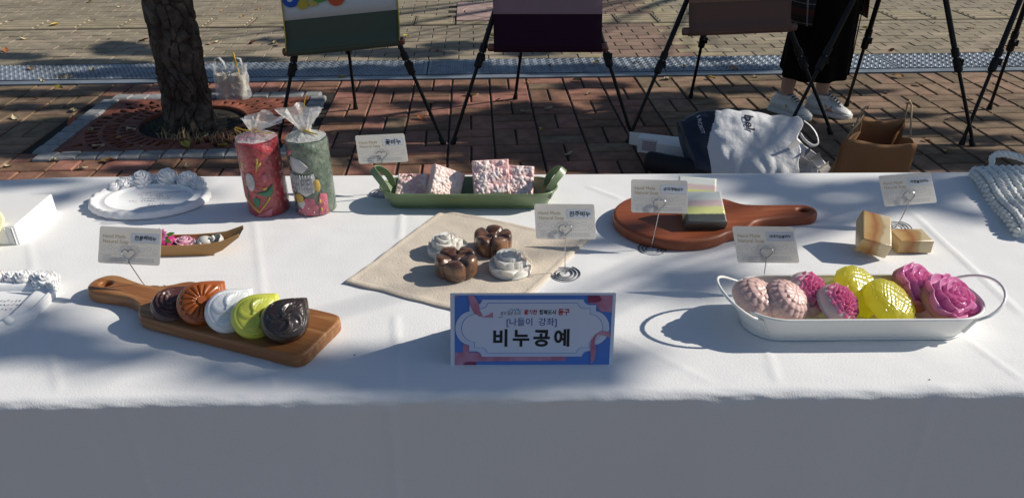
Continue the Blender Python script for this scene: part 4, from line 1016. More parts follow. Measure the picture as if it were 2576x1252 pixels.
def layer_mat(name, cols, axis='Y', film=.9, wob=.05):
    m = pm(name, cols[0][1], .35, film=film, fs=60, sss=.2, sr=.006); t, P = nodes_of(m); L = t.links.new
    tc = t.nodes.new('ShaderNodeTexCoord'); sx = t.nodes.new('ShaderNodeSeparateXYZ'); L(tc.outputs['Generated'], sx.inputs[0])
    nz = t.nodes.new('ShaderNodeTexNoise'); nz.inputs['Scale'].default_value = 60; L(tc.outputs['Object'], nz.inputs['Vector'])
    ad = t.nodes.new('ShaderNodeMath'); ad.operation = 'MULTIPLY_ADD'; ad.inputs[1].default_value = wob; nz.inputs['Scale'].default_value = 60 if wob < .1 else 22; L(nz.outputs['Fac'], ad.inputs[0]); sb = t.nodes.new('ShaderNodeMath'); sb.operation = 'SUBTRACT'; sb.inputs[1].default_value = wob/2; L(sx.outputs[axis], sb.inputs[0]); L(sb.outputs[0], ad.inputs[2])
    r = t.nodes.new('ShaderNodeValToRGB'); r.color_ramp.interpolation = 'LINEAR'; e = r.color_ramp.elements
    while len(e) > 1: e.remove(e[-1])
    e[0].position = cols[0][0]; e[0].color = (*cols[0][1], 1)
    for p, c in cols[1:]: q = e.new(p); q.color = (*c, 1)
    L(ad.outputs[0], r.inputs[0]); L(r.outputs[0], P.inputs['Base Color']); return m
DK, LM, PK, WH = (.075, .08, .07), (.70, .72, .28), (.70, .53, .50), (.76, .79, .72)
M_lay = layer_mat('layered_soap', [(0, DK), (.26, DK), (.30, LM), (.48, LM), (.53, PK), (.66, PK), (.74, WH), (1, WH)])
def bar(w, l, th, r=.004, seg=3):
    vs, fs = solid2d([[(w/2*sx_, l/2*sy_) for sx_, sy_ in ((-1, -1), (1, -1), (1, 1), (-1, 1))]], th/2-r, r, seg)
    b = MB().add(vs, fs); b.v = [(x+.0008*noise.noise(V((x*60, y*60, z*60))), y+.0008*noise.noise(V((x*60, y*60, z*60+9))), z) for x, y, z in b.v]; return b
q = frame_q((1, .03, 0), (.02, .88, .47)); c_ = at(1768, 530, ZT+.042)
o = oriented(bar(.068, .066, .024), 'layered_soap', M_lay, c_, q, 'layered soap bar with black, lime and pink bands leaning in front on the round board', 'soap', 'layered soaps', 45)
q = frame_q((1, -.2, 0), (.12, .9, .42)); c_ = at(1752, 487, ZT+.040)
o = oriented(bar(.066, .062, .022), 'layered_soap', M_lay, c_, q, 'pale layered soap bar behind the label card on the round board', 'soap', 'layered soaps', 45)

# ------------------------------------------------------------------ two amber soap bars
AM, TN = (.30, .10, .02), (.55, .38, .17)
M_amb = layer_mat('amber_soap', [(0, (.50, .35, .16)), (.18, (.48, .29, .10)), (.42, (.31, .125, .038)), (.60, (.42, .24, .09)), (.68, (.36, .26, .12)), (.76, (.56, .45, .27)), (1, (.60, .49, .31))], 'X', .12, .75)
M_amt = pm('tan_soap', (.68, .53, .31), .5, var=.2, vs=30, film=.5, fs=50)
def amber(loc, q, w, l, th, lb, split):
    e = empty('amber_soap', loc, q, lb, 'soap', 'amber soap bars')
    b = bar(w, l, th, .003, 2); b.build('soap_bar', M_amb, e, ang=40)
q = frame_q((.95, -.26, -.16), (.42, .84, .30)); amber(at(2197, 588, ZT+.032), q, .046, .068, .030, 'amber and tan soap bar propped up on its neighbour', .22)
q = frame_q((1, .03, 0), (-.05, 1, .03)); amber(at(2288, 606, ZT+.013), q, .056, .042, .024, 'tan soap bar lying flat on the cloth beneath the propped one', .30)

# ------------------------------------------------------------------ white plaster frames with roses
M_pl = pm('white_plaster', (.82, .82, .82), .85, bump=.15, bs=90, sss=.3, sr=.01)
M_pen = pm('blue_black_pen', (.02, .025, .05), .6); M_rpen = pm('red_pen', (.50, .12, .10), .6)
def scribble(par, lines, seed, mat, xf, name='handwriting'):
    b = MB(); r_ = random.Random(seed)
    for x, y, n, s in lines:
        for k in range(n):
            cx_ = x+k*s*1.05
            if r_.random() < .12: continue
            for st_ in range(r_.choice((2, 3, 3))):
                a = r_.choice((0, 1.45, 1.5, .3, -.6)); l = s*r_.uniform(.35, .85); ox, oy = cx_+r_.uniform(-.2, .2)*s, y+r_.uniform(-.35, .35)*s
                dx, dy = cos(a)*l/2, sin(a)*l/2; wx, wy = -sin(a)*s*.07, cos(a)*s*.07
                b.add([xf(ox-dx-wx, oy-dy-wy), xf(ox+dx-wx, oy+dy-wy), xf(ox+dx+wx, oy+dy+wy), xf(ox-dx+wx, oy-dy+wy)], [(0, 1, 2, 3)])
    return b.build(name, mat, par, smooth=False)
def rose_at(par, p, R, H, n, seed, name='plaster_rose'):
    b = MB(); r_ = random.Random(seed); b = rose_hf(R*1.05, H, seed, (2, 3, 4, 5), (.24, .48, .75, 1.0), (1, .95, .78, .42), .13, 0, 36, 72, lo_=.14)
    o = b.build(name, M_pl, par, ang=75); o.location = p; o.rotation_mode = 'QUATERNION'; o.rotation_quaternion = quatz(n, seed); return o
hL, hR, hF = at(217, 512, ZT+.008), at(520, 500, ZT+.008), at(350, 553, ZT+.002)
pc = V(((hL.x+hR.x)/2, hF.y+.080, ZT)); ex, ey = (hR.x-hL.x)/2, .080
pf = empty('oval_plaque', pc, .06, 'oval white plaster plaque with roses along its top edge and handwriting', 'plaque')
b = MB(); na = 144
prof = [(0, .0), (.97, 0), (1.0, .003), (.995, .007), (.965, .0115), (.93, .0125), (.885, .0095), (.82, .0085), (.76, .0095), (.735, .0105), (.715, .009), (.70, .0058), (.685, .0046), (0, .0046)]
vs = []
for r, z in prof:
    for j in range(na):
        a = 2*pi*j/na; s = abs(sin(a*13+.6*sin(a*3)))**.7
        k = 1+(.02*s if r > .9 else 0); zz = z+(.0026*s if .9 < r < .99 else 0)
        vs.append((ex*r*k*cos(a), ey*r*k*sin(a), zz))
b.add(vs, [(i*na+j, i*na+(j+1) % na, (i+1)*na+(j+1) % na, (i+1)*na+j) for i in range(len(prof)-1) for j in range(na)]); b.build('frame_plate', M_pl, pf, ang=60)
for k, (a, R_, H_) in enumerate(((112, .020, .023), (84, .020, .026), (58, .020, .021), (134, .014, .018), (40, .014, .018), (146, .011, .014), (30, .011, .014), (124, .012, .016))):
    t = radians(a); rose_at(pf, (ex*.90*cos(t), ey*.92*sin(t), .012), R_*.95, H_, (.1*cos(t), -.45, 1), 50+k)
b = MB()
for k in range(10):
    t = radians(42+k*10); p = V((ex*.9*cos(t), ey*.9*sin(t), .014)); d = V((cos(t+k), sin(t+k), .25)).normalized(); sd = d.cross(V((0, 0, 1))).normalized()
    b.grid(4, 4, lambda u, v: p+d*(.018*v)+sd*((u-.5)*.014*sin(pi*min(1, v*.9+.08)))+V((0, 0, .005*sin(v*3)-.006*abs(u-.5))))
b.build('plaster_leaf', M_pl, pf, ang=180)
X = lambda x, y: (x, y, .0054)
scribble(pf, [(-.014, .030, 16, .0050), (-.030, .021, 9, .0050), (-.020, .012, 11, .0050), (-.026, .002, 12, .0050), (-.034, -.008, 10, .0050), (.006, -.022, 6, .0046), (.006, -.029, 6, .0046)], 4, M_pen, X)
scribble(pf, [(-.024, .030, 2, .0055)], 5, M_rpen, X, 'red_mark')
# second frame, cut by the picture edge
c2 = at(-28, 775, ZT); qf = empty('rectangular_plaque', c2, .02, 'white plaster plaque with stepped rectangular frame and roses, cut by the picture edge', 'plaque')
W2, D2 = .083, .066
def oct_ring(w, d, z, c_=.3):
    k = min(w, d)*c_; pts = [(-w+k, -d), (w-k, -d), (w, -d+k), (w, d-k), (w-k, d), (-w+k, d), (-w, d-k), (-w, -d+k)]; out = []
    for i in range(8):
        p, q_ = V(pts[i]), V(pts[(i+1) % 8])
        for t in range(8): r_ = p.lerp(q_, t/8); out.append((r_.x, r_.y, z))
    return out
def rect_ring(w, d, z):
    pts = [(-w, -d), (w, -d), (w, d), (-w, d)]; out = []
    for i in range(4):
        p, q_ = V(pts[i]), V(pts[(i+1) % 4])
        for t in range(16): r_ = p.lerp(q_, t/16); out.append((r_.x, r_.y, z))
    return out
def shift(l, k): return l[k:]+l[:k]
b = MB(); b.rings([oct_ring(W2, D2, 0, .55), oct_ring(W2*1.01, D2*1.01, .005, .55), oct_ring(W2, D2, .012, .55), oct_ring(W2*.95, D2*.95, .014, .55), oct_ring(W2*.9, D2*.9, .011, .5)], cap1=False)
wi, di = W2*.66, D2*.58
R1 = [(x, y, z) for x, y, z in oct_ring(W2*.9, D2*.9, .011, .5)]
def morph(t, z): return [(lerp(p[0], max(-wi, min(wi, p[0]*1.0)), t), lerp(p[1], max(-di, min(di, p[1])), t), z) for p in R1]
b.rings([R1, morph(.5, .0135), morph(.85, .0135), morph(.92, .012), morph(.96, .0125), morph(1, .0115), [(p[0]*.95, p[1]*.95, .0085) for p in morph(1, 0)], [(p[0]*.93, p[1]*.93, .0065) for p in morph(1, 0)]], cap0=False, cap1=True); b.build('frame_plate', M_pl, qf, ang=40)
for k, (x, y, R_) in enumerate(((.062, .052, .017), (.045, .060, .014), (.025, .060, .016), (.005, .062, .014), (-.02, .06, .017), (.076, .038, .011), (.052, .044, .010))): rose_at(qf, (x, y, .011), R_, R_*1.1, (.15, -.3, 1), 80+k)
b = MB(); b.ball((.058, -.050, .011), (.008, .006, .006)); b.build('corner_boss', M_pl, qf)
X = lambda x, y: (x, y, .0073)
scribble(qf, [(.004, .008, 8, .0052), (-.02, -.002, 14, .0055), (-.02, -.014, 12, .0052)], 9, M_pen, X)
scribble(qf, [(-.006, .014, 2, .0055)], 5, M_rpen, X, 'red_mark')

# ------------------------------------------------------------------ white carton and pale yellow ornament at the left edge
M_cart = pm('white_card', (.80, .79, .775), .6)
bh = .034; pA, pB = at(143, 531), at(51, 615); d = (pA-pB); Lb2 = d.length; d = d.normalized(); nl = V((-d.y, d.x, 0)); wb2 = .13
box = empty('white_carton', pB, atan2(d.y, d.x), 'plain white flat carton lying on the cloth at the left edge', 'box')
b = MB(); r = .0015; b.rings([[(0, 0, 0), (Lb2, 0, 0), (Lb2, wb2, 0), (0, wb2, 0)], [(0, 0, bh-r), (Lb2, 0, bh-r), (Lb2, wb2, bh-r), (0, wb2, bh-r)], [(r, r, bh), (Lb2-r, r, bh), (Lb2-r, wb2-r, bh), (r, wb2-r, bh)]])
b.build('carton_body', M_cart, box, smooth=False)
b = MB(); b.box((-.0012, .004, bh/2), (.0022, .0012, bh-.003)); b.box((-.0008, .0075, bh/2), (.0014, .001, bh-.003)); b.box((-.0008, wb2/2+.006, bh/2), (.0014, wb2-.02, bh-.006)); b.build('tuck_flap', M_cart, box, smooth=False)
M_crm = pm('pale_yellow_foam', (.80, .76, .46), .6)
oc = at(-62, 640); orn = empty('cutout_ornament', oc, 0, 'pale yellow cut out ornament peeking in at the left edge', 'ornament')
outl = [(.047*cos(t)*(1+.10*cos(3*t)), .046+.043*sin(t)) for t in [2*pi*k/40 for k in range(40)]]
hl = []
for cx_, cy_ in ((.028, .066), (.034, .046), (.026, .022), (.008, .072), (-.018, .064), (0, .04), (-.024, .03)): hl.append([(cx_+.006*cos(a+.4), cy_+.006*sin(a+.4)) for a in (0, 2.1, 4.2)])
vs, fs = solid2d([outl]+hl, .005, .002, 2); Rm = Matrix.Rotation(radians(62), 4, 'X') @ Matrix.Rotation(radians(-30), 4, 'Y')
o = MB().add(vs, fs).xf(Matrix.Rotation(radians(28), 4, 'Z') @ Matrix.Rotation(radians(62), 4, 'X')).build('cutout_plate', M_crm, orn, ang=40, loc=(0, 0, .004))
b = MB(); b.box((-.02, .03, .004), (.07, .05, .006)); b.build('foot_plate', M_crm, orn, smooth=False)

# ------------------------------------------------------------------ wooden boat dish and the little soaps in it
M_bam = wood('bamboo', (.50, .29, .10), (.42, .22, .07), (.56, .35, .14), sc=(1, 8, 8), rough=.5, coat=.1)
M_bami = wood('bamboo_inner', (.34, .18, .07), (.28, .13, .05), (.38, .22, .09), sc=(1, 8, 8), rough=.6, coat=0)
b0_ = at(430, 646); bx1 = at(540, 643)
boat = empty('boat_dish', b0_, atan2(bx1.y-b0_.y, bx1.x-b0_.x), 'small wooden boat shaped dish partly behind a label card', 'dish')
hw_ = .020; ht = .020
sec = [(-.060, .030, .026, .006), (-.040, .021, .006, .016), (-.022, .020, 0, hw_), (.03, .020, 0, hw_), (.062, .0215, 0, hw_), (.082, .0245, .008, hw_*.95), (.112, .036, .030, hw_*.8)]
for sgn in (-1, 1):
    P_ = [(x, zt) for x, zt, zb, w_ in sec]+[(x, zb) for x, zt, zb, w_ in sec[::-1]]
    b = MB(); k = len(sec); vs = []
    for x, zt, zb, w_ in sec:
        for dy in (0, .0018): vs += [(x, sgn*(w_-dy)+hw_, zt), (x, sgn*(w_*.92-dy)+hw_, zb)]
    fs = []
    for i in range(k-1):
        a = i*4; c_ = a+4; fs += [(a, a+1, c_+1, c_), (a+2, c_+2, c_+3, a+3), (a, c_, c_+2, a+2), (a+1, a+3, c_+3, c_+1)]
    fs += [(0, 2, 3, 1), (k*4-4, k*4-3, k*4-1, k*4-2)]
    b.add(vs, fs); b.build('side_board', M_bam, boat, smooth=False)
b = MB(); k = len(sec)
b.add([(x, hw_+s_*w_*.9, zb+.0012) for x, zt, zb, w_ in sec for s_ in (-1, 1)]+[(x, hw_+s_*w_*.9, zb+.003) for x, zt, zb, w_ in sec for s_ in (-1, 1)], [(i*2, i*2+1, i*2+3, i*2+2) for i in range(k-1)]+[(2*k+i*2, 2*k+i*2+2, 2*k+i*2+3, 2*k+i*2+1) for i in range(k-1)])
b.build('bottom_board', M_bami, boat, smooth=False)
bw = boat.matrix_world if False else Matrix.Translation(b0_) @ Matrix.Rotation(atan2(bx1.y-b0_.y, bx1.x-b0_.x), 4, 'Z')
def inb(x, y, z): return bw @ V((x, y, z))
M_mag = pm('magenta_soap', (.48, .04, .19), .35, sss=.2, sr=.005, film=.4); M_bpink = pm('bright_pink', (.70, .16, .38), .5); M_yc = pm('yellow_centre', (.80, .60, .03), .5); M_gl = pm('leaf_green', (.08, .17, .03), .5)
e = empty('flower_pot_soap', inb(-.013, hw_, .0032), 0, 'magenta soap topped with a pink daisy in the boat dish', 'soap', 'trinkets in the boat dish')
b = MB(); b.lathe([(0, 0), (.012, 0), (.016, .008), (.0175, .016), (.015, .021), (.008, .024), (0, .025)], 24); b.build('soap_ball', M_mag, e)
b = MB()
for k in range(11):
    a = 2*pi*k/11; b.grid(3, 4, lambda u, v: ((.003+.011*v)*cos(a)-(u-.5)*.006*sin(pi*min(1, v*.8+.2))*sin(a)*1.3, (.003+.011*v)*sin(a)+(u-.5)*.006*sin(pi*min(1, v*.8+.2))*cos(a)*1.3, .0025*sin(v*2.5)))
o = b.build('daisy_petals', M_bpink, e, ang=180, loc=(-.002, -.008, .0285)); o.rotation_euler = (radians(38), 0, 0)
b = MB(); b.ball((0, 0, .002), (.0045, .0045, .002)); o = b.build('daisy_centre', M_yc, e, loc=(-.002, -.008, .0285)); o.rotation_euler = (radians(38), 0, 0)
b = MB()
for a in (-.5, 2.6, .3): b.grid(3, 4, lambda u, v: ((.006+.016*v)*cos(a), (.006+.016*v)*sin(a)+(u-.5)*.008*sin(pi*min(1, v*.85+.1)), 0))
o = b.build('daisy_leaf', M_gl, e, ang=180, loc=(-.001, -.006, .0265)); o.rotation_euler = (radians(38), 0, 0)
M_prs = pm('pale_pink_soap', (.70, .38, .48), .25, sss=.5, sr=.008, coat=.6)
e = empty('small_rose_soap', inb(.0175, hw_, .003), .4, 'small translucent pink rose soap in the middle of the boat dish', 'soap', 'trinkets in the boat dish')
b = MB(); rose(b, .0155, .022, random.Random(3), 0, ((.2, 1, 2, 2.3), (.45, .95, 3, 1.6), (.75, .85, 3, 1.6), (1.0, .65, 4, 1.5)), nu=10, nv=6, curl=.12); mo = b.build('rose', M_prs, e, ang=80); s_ = mo.modifiers.new('thick', 'SOLIDIFY'); s_.thickness = .0016
M_cer = pm('grey_ceramic', (.62, .60, .55), .2, coat=.8, cr=.08); M_pke = pm('pink_ceramic', (.60, .16, .13), .3, coat=.5)
e = empty('elephant_figurine', inb(.047, hw_, .003), .1, 'tiny grey ceramic elephant with pink ears in the boat dish', 'figurine', 'trinkets in the boat dish')
b = MB(); b.ball((.004, 0, .012), (.0125, .011, .0105), 20, 14); b.ball((-.008, .002, .008), (.009, .009, .008), 16, 10)
b.tube([(.013, -.002, .012), (.0175, -.002, .015), (.019, -.002, .020), (.0175, -.002, .024)], [.0045, .0035, .003, .0025], 10); b.build('body', M_cer, e, ang=180)
for x, y in ((-.004, -.010), (-.013, -.004)):
    b = MB(); b.ball((0, 0, 0), (.0028, .0062, .0085), 14, 10); o = b.build('ear', M_cer, e, loc=(x, y, .009)); o.rotation_euler = (.2, .35, .9)
    b = MB(); b.ball((0, 0, 0), (.0020, .0042, .0062), 12, 8); ii = b.build('inner_ear', M_pke, o, loc=(.0014, 0, 0))
b = MB(); b.ball((.0095, -.0098, .0135), (.0008, .0008, .0014), 8, 6); b.ball((.0095, .0098, .0135), (.0008, .0008, .0014), 8, 6); b.build('eye', M_ink, e)
b = MB(); b.tube([(.014, -.009, .0), (.0165, -.0085, .007)], .0012, 6); b.tube([(-.01, -.012, .0), (-.009, -.012, .006)], .001, 6); b.build('feet', M_pke, e)
e = empty('tiny_bowl', inb(.071, hw_, .013), quatz((-.55, -.35, .75)), 'tiny white ceramic bowl tipped on its side at the end of the boat dish', 'bowl', 'trinkets in the boat dish')
b = MB(); b.lathe([(0, -.006), (.008, -.0055), (.013, -.001), (.0145, .006), (.0142, .0068), (.0132, .0066), (.012, .001), (.007, -.003), (0, -.004)], 28); b.build('bowl', M_cer, e, ang=60)

# ------------------------------------------------------------------ crocheted bag at the right edge
M_yarn = pm('white_yarn', (.80, .80, .76), .95, bump=.6, bs=300, bd=.001, sheen=.3, var=.12, vs=90)
p0, p1 = at(2490, 418, ZT+.03), at(2580, 548, ZT+.02)
cb = empty('crochet_bag', at(2550, 520), 0, 'chunky white crocheted bag with a loop strap at the right edge', 'bag')
co = at(2550, 520); d = V((p1.x-p0.x, p1.y-p0.y, 0)); Lc = d.length*1.25; d = d.normalized(); nn = V((-d.y, d.x, 0)); Wc = .15
if nn.x < 0: nn = -nn
org = V((p0.x, p0.y, ZT))-co-d*.012
def cs(u, v):                                          # u along the edge, v across the bag; folded sheet, thicker in the middle
    z = .008+.024*sin(pi*min(1, v*.62+.1))**.7*(.75+.25*sin(u*3))+.004*sin(u*9); return org+d*(u*Lc)+nn*(-.018+v*Wc)+V((0, 0, z))
b = MB(); b.grid(24, 20, cs); b.grid(24, 6, lambda u, v: V((*cs(u, 0)[:2], lerp(cs(u, 0).z, .0, v)))+nn*.006*sin(v*3)); b.grid(20, 6, lambda u, v: V((*cs(0, u)[:2], lerp(cs(0, u).z, .0, v)))); b.grid(20, 6, lambda u, v: V((*cs(1, u)[:2], lerp(cs(1, u).z, .0, v)))); b.build('bag_body', M_yarn, cb, ang=180)
b = MB(); r_ = random.Random(2); rows, colsn = 7, 15
rows, colsn = 12, 22
for i in range(rows):
    for j in range(colsn):
        u, v = (j+.25+.5*(i % 2))/colsn, (i+.4)/rows; c_ = cs(min(u, 1), v)+V((0, 0, .001)); s = r_.uniform(.85, 1.2); a = r_.uniform(-.5, .5)+(.9 if i % 2 else -.7)
        st0 = len(b.v); b.ball((0, 0, 0), (.0078*s, .0046*s, .0050*s), 8, 6)
        b.xf(Matrix.Translation(c_) @ Matrix.Rotation(atan2(d.y, d.x)+a, 4, 'Z') @ Matrix.Rotation(r_.uniform(-.4, .4), 4, 'X'), st0)
colsn = 15
for j in range(colsn+2):                                # fat edge stitches
    u = j/(colsn+1); c_ = cs(u, 0)+V((0, 0, -.004)); a = .5
    for dz in (0, -.009): b.tube([c_+V((0, 0, dz))-d*.006-nn*.003, c_+V((0, 0, dz))-nn*.006, c_+V((0, 0, dz))+d*.006-nn*.003], [.002, .0055, .002], 7)
for i in range(rows+2):
    c_ = cs(0, i/(rows+1)); b.tube([c_-nn*.007, c_-d*.004, c_+nn*.007], [.003, .0065, .003], 7)
tag(b.build('stitches', M_yarn, cb, ang=180), kind='stuff')
sA = aty(2496, 408, p0.y+.01)-co; sp_pts = [sA+V((0, 0, -.02)), sA+V((0, .0, 0)), aty(2494, 396, p0.y+.02)-co, aty(2506, 388, p0.y+.02)-co, aty(2530, 387, p0.y+.02)-co, aty(2560, 394, p0.y+.02)-co, aty(2590, 404, p0.y+.01)-co, aty(2630, 420, p0.y)-co]
cur = []
for i in range(len(sp_pts)-1):
    for t in range(8): cur.append(sp_pts[i].lerp(sp_pts[i+1], t/8))
b = MB(); 
for ph in (0, 2.1, 4.2):
    b.tube([p+V((.0035*cos(k*.55+ph), .0025*cos(k*.55+ph), .0035*sin(k*.55+ph))) for k, p in enumerate(cur)], .0038, 7)
b.build('strap', M_yarn, cb, ang=180)
# ------------------------------------------------------------------ easels and hanging scrolls
M_blk = pm('black_aluminium', (.008, .008, .009), .4, spec=.3); M_blkp = pm('black_plastic', (.010, .010, .011), .55, spec=.3)
EAS = [((700, 372), (1115, 362), (895, 275), (825, -273), 'black tripod easel carrying the green scroll'),
       ((1140, 362), (1592, 357), (1296, 250), (1371, -336), 'black tripod easel carrying the plum scroll'),
       ((1580, 358), (2090, 337), (1737, 247), (1847, -258), 'black tripod easel carrying the brown scroll'),
       ((1966, 358), (2446, 367), (2129, 267), (2312, -305), 'black tripod easel standing before the person in the black skirt'),
       ((2419, 363), (2860, 363), (2488, 275), (2700, -300), 'black tripod easel cut by the right picture edge')]
HUB = []
for L, R, Bk, Ap, lb in EAS:
    l, r, bk = at(*L, 0), at(*R, 0), at(*Bk, 0); m = (l+r)/2; d = ray(*Ap); Y = m.y+.22; A = V((d.x*Y/d.y, Y, HC+d.z*Y/d.y))
    e = empty('easel', m, 0, lb, 'easel', 'tripod easels in a row'); HUB.append((l, r, A))
    for foot, up in ((l, A+V((-.02, 0, 0))), (r, A+V((.02, 0, 0))), (bk, A+V((0, .03, 0)))):
        f, u = foot-m, up-m; leg = MB()
        leg.tube([f+V((0, 0, .012)), f.lerp(u, .36)], .0085, 10); leg.tube([f.lerp(u, .33), u], .0125, 10); lo = leg.build('leg', M_blk, e)
        b = MB(); b.tube([f.lerp(u, .295), f.lerp(u, .30), f.lerp(u, .345), f.lerp(u, .35)], [.012, .0185, .0185, .013], 10); dd = (u-f).normalized()
        b.tube([f.lerp(u, .355), f.lerp(u, .385)], .0175, 10); b.box(f.lerp(u, .335)+V((.014, -.008, 0)), (.018, .018, .03)); b.build('leg_lock', M_blkp, lo)
        b = MB(); b.tube([f+V((0, 0, .0)), f+V((0, 0, .004)), f.lerp(u, .03)], [.014, .0145, .0105], 10); b.build('rubber_foot', M_blkp, lo)
        b = MB(); b.ball(f.lerp(u, .352)+V((0, -.0165, .002)), .004, 8, 6); b.build('lock_rivet', M_steel, lo)
    b = MB(); a = A-m; b.tube([a+V((0, .01, -.05)), a+V((0, .01, .03)), a+V((0, .01, .04))], [.035, .04, .02], 12); b.build('hub', M_blkp, e)
    b = MB(); b.tube([a+V((0, .01, .02)), a+V((0, .09, .62))], .011, 10); b.tube([a+V((-.05, .09, .62)), a+V((.05, .09, .62))], .009, 8); b.build('mast', M_blk, e)
M_rod = pm('red_brown_rod', (.19, .055, .032), .3, coat=.5, cr=.1)
M_ygd = pm('gold_thread', (.55, .42, .06), .6)
def scroll(i, pl, pr, width_px, bands, label, rodcol, trim=None):
    """pl, pr: picture points of the rod ends; the cloth hangs from the easel mast and lies against the front legs."""
    l, r, A = HUB[i]; Yr = l.y+(A.y-l.y)*.40-.035
    P0, P1 = aty(*pl, Yr), aty(*pr, Yr); m = (P0+P1)/2; x = (P1-P0).normalized()
    topY = A.y+.06; T = V((A.x, topY, A.z+.60)); up = T-m; Hh = up.length; up = up.normalized(); nrm = x.cross(up)
    e = empty('hanging_scroll', m, 0, label, 'banner', 'scrolls on the easels'); b = MB()
    L = (P1-P0).length; w = L*width_px
    b.tube([x*(-L/2-.0), x*(-L/2+.004), x*(L/2-.004), x*(L/2)], [.013, .0185, .0185, .013], 14); b.build('bottom_rod', rodcol, e)
    b = MB(); b.tube([up*Hh-x*(w/2+.02), up*Hh+x*(w/2+.02)], .008, 10); b.build('top_rod', rodcol, e)
    for k, (v0, v1, mat) in enumerate(bands):
        b = MB()
        def fn(u, v):
            t = lerp(v0, v1, v); s = t*Hh; bow = .012*sin(min(1, t*2.2)*pi)+.004*noise.noise(V((u*3, t*5, i)))
            wrap = .0195*sstep(.05, 0, s)+.002
            return x*((u-.5)*w)+up*s+nrm*(wrap-bow*.4)
        b.grid(12, 20, fn)
        if v0 == 0: b.grid(12, 10, lambda u, v: x*((u-.5)*w)+nrm*(.0208*cos(pi*v))-up*(.0208*sin(pi*v)))
        o = b.build('cloth_panel', mat, e, ang=180); so = o.modifiers.new('thick', 'SOLIDIFY'); so.thickness = .0012
    if trim:
        for sg_ in (-1, 1):
            b = MB(); b.tube([x*(sg_*w/2)+up*(s*Hh/20)+nrm*(.0195*sstep(.05, 0, s*Hh/20)+.003-.004*sin(min(1, s/20*2.2)*pi)) for s in range(21)], .0028, 6); b.build('edge_trim', trim, e)
    return e, x, up, nrm, w, Hh
def fab(name, col, **k): return pm(name, col, .75, bump=.2, bs=300, bd=.001, spec=.2, **k)
e1, x1, u1, n1, w1, h1 = scroll(0, (712, 132), (1018, 102), .93, [(0, .108, fab('dark_green_satin', (.085, .108, .075), sheen=.1)), (.108, .95, fab('pale_grey_scroll', (.62, .66, .66)))], 'green bordered scroll with a pale field and coloured dots', M_rod, M_ygd)
def on1(px, py, k=.0055): return x1*px+u1*(py-.087)+n1*k
for nm, cx_, cy_, rr, col, s0 in (('blue_disc', -.218, .310, .034, (.02, .09, .42), 0), ('blue_counter', -.222, .312, .012, (.66, .68, .70), 1), ('yellow_disc', -.165, .284, .022, (.55, .42, .04), 0), ('green_disc', -.085, .330, .045, (.08, .30, .06), 0), ('yellow_disc', -.118, .290, .02, (.55, .45, .10), 0), ('orange_disc', -.012, .297, .034, (.62, .10, .03), 0), ('blue_swirl', -.11, .345, .03, (.05, .2, .45), 0)):
    b = MB(); n = 28; pts = [on1(cx_+rr*cos(t)*(1.1), cy_+rr*sin(t), .0058+.0004*s0+.0001*cx_) for t in [2*pi*k/n for k in range(n)]]; b.add(pts, [tuple(range(n))]); b.build(nm, pm(nm, col, .7), e1, smooth=False)
e2, x2, u2, n2, w2, h2 = scroll(1, (1229, 120), (1527, 120), .91, [(0, .108, fab('plum_satin', (.030, .006, .019), sheen=.05)), (.108, .160, fab('mauve_paper', (.30, .20, .22))), (.160, .95, fab('lilac_paper', (.32, .24, .27)))], 'plum bordered scroll with a mauve photograph', M_rod)
M_ph = pm('mauve_photo', (.30, .15, .24), .6, col2=(.50, .34, .40), vs=45, lo=.45, hi=.55)
b = MB(); b.add([x2*(-w2*.42)+u2*(h2*.166)+n2*.005, x2*(w2*.42)+u2*(h2*.166)+n2*.005, x2*(w2*.42)+u2*(h2*.7)+n2*.005, x2*(-w2*.42)+u2*(h2*.7)+n2*.005], [(0, 1, 2, 3)]); b.build('photo_print', M_ph, e2, smooth=False)
b = MB(); pts = [x2*(-w2*.13)+u2*(h2*.168)+n2*.0055, x2*(w2*.13)+u2*(h2*.168)+n2*.0055, x2*(w2*.16)+u2*(h2*.4)+n2*.0055, x2*(-w2*.16)+u2*(h2*.4)+n2*.0055]; b.add(pts, [(0, 1, 2, 3)]); b.build('white_print', pm('photo_white', (.55, .58, .62), .6), e2, smooth=False)
M_rod3 = pm('brown_covered_rod', (.17, .085, .065), .5)
scroll(2, (1716, 80), (2004, 68), .89, [(0, .105, fab('brown_satin', (.155, .088, .068))), (.105, .95, fab('tan_scroll', (.27, .18, .14)))], 'brown scroll leaning on the easel beside the person', M_rod3)
scroll(3, (2150, -105), (2480, -105), .9, [(0, .3, fab('grey_satin', (.10, .11, .13))), (.3, .95, fab('cream_scroll', (.6, .56, .48)))], 'grey bordered scroll on the easel before the person', M_rod)

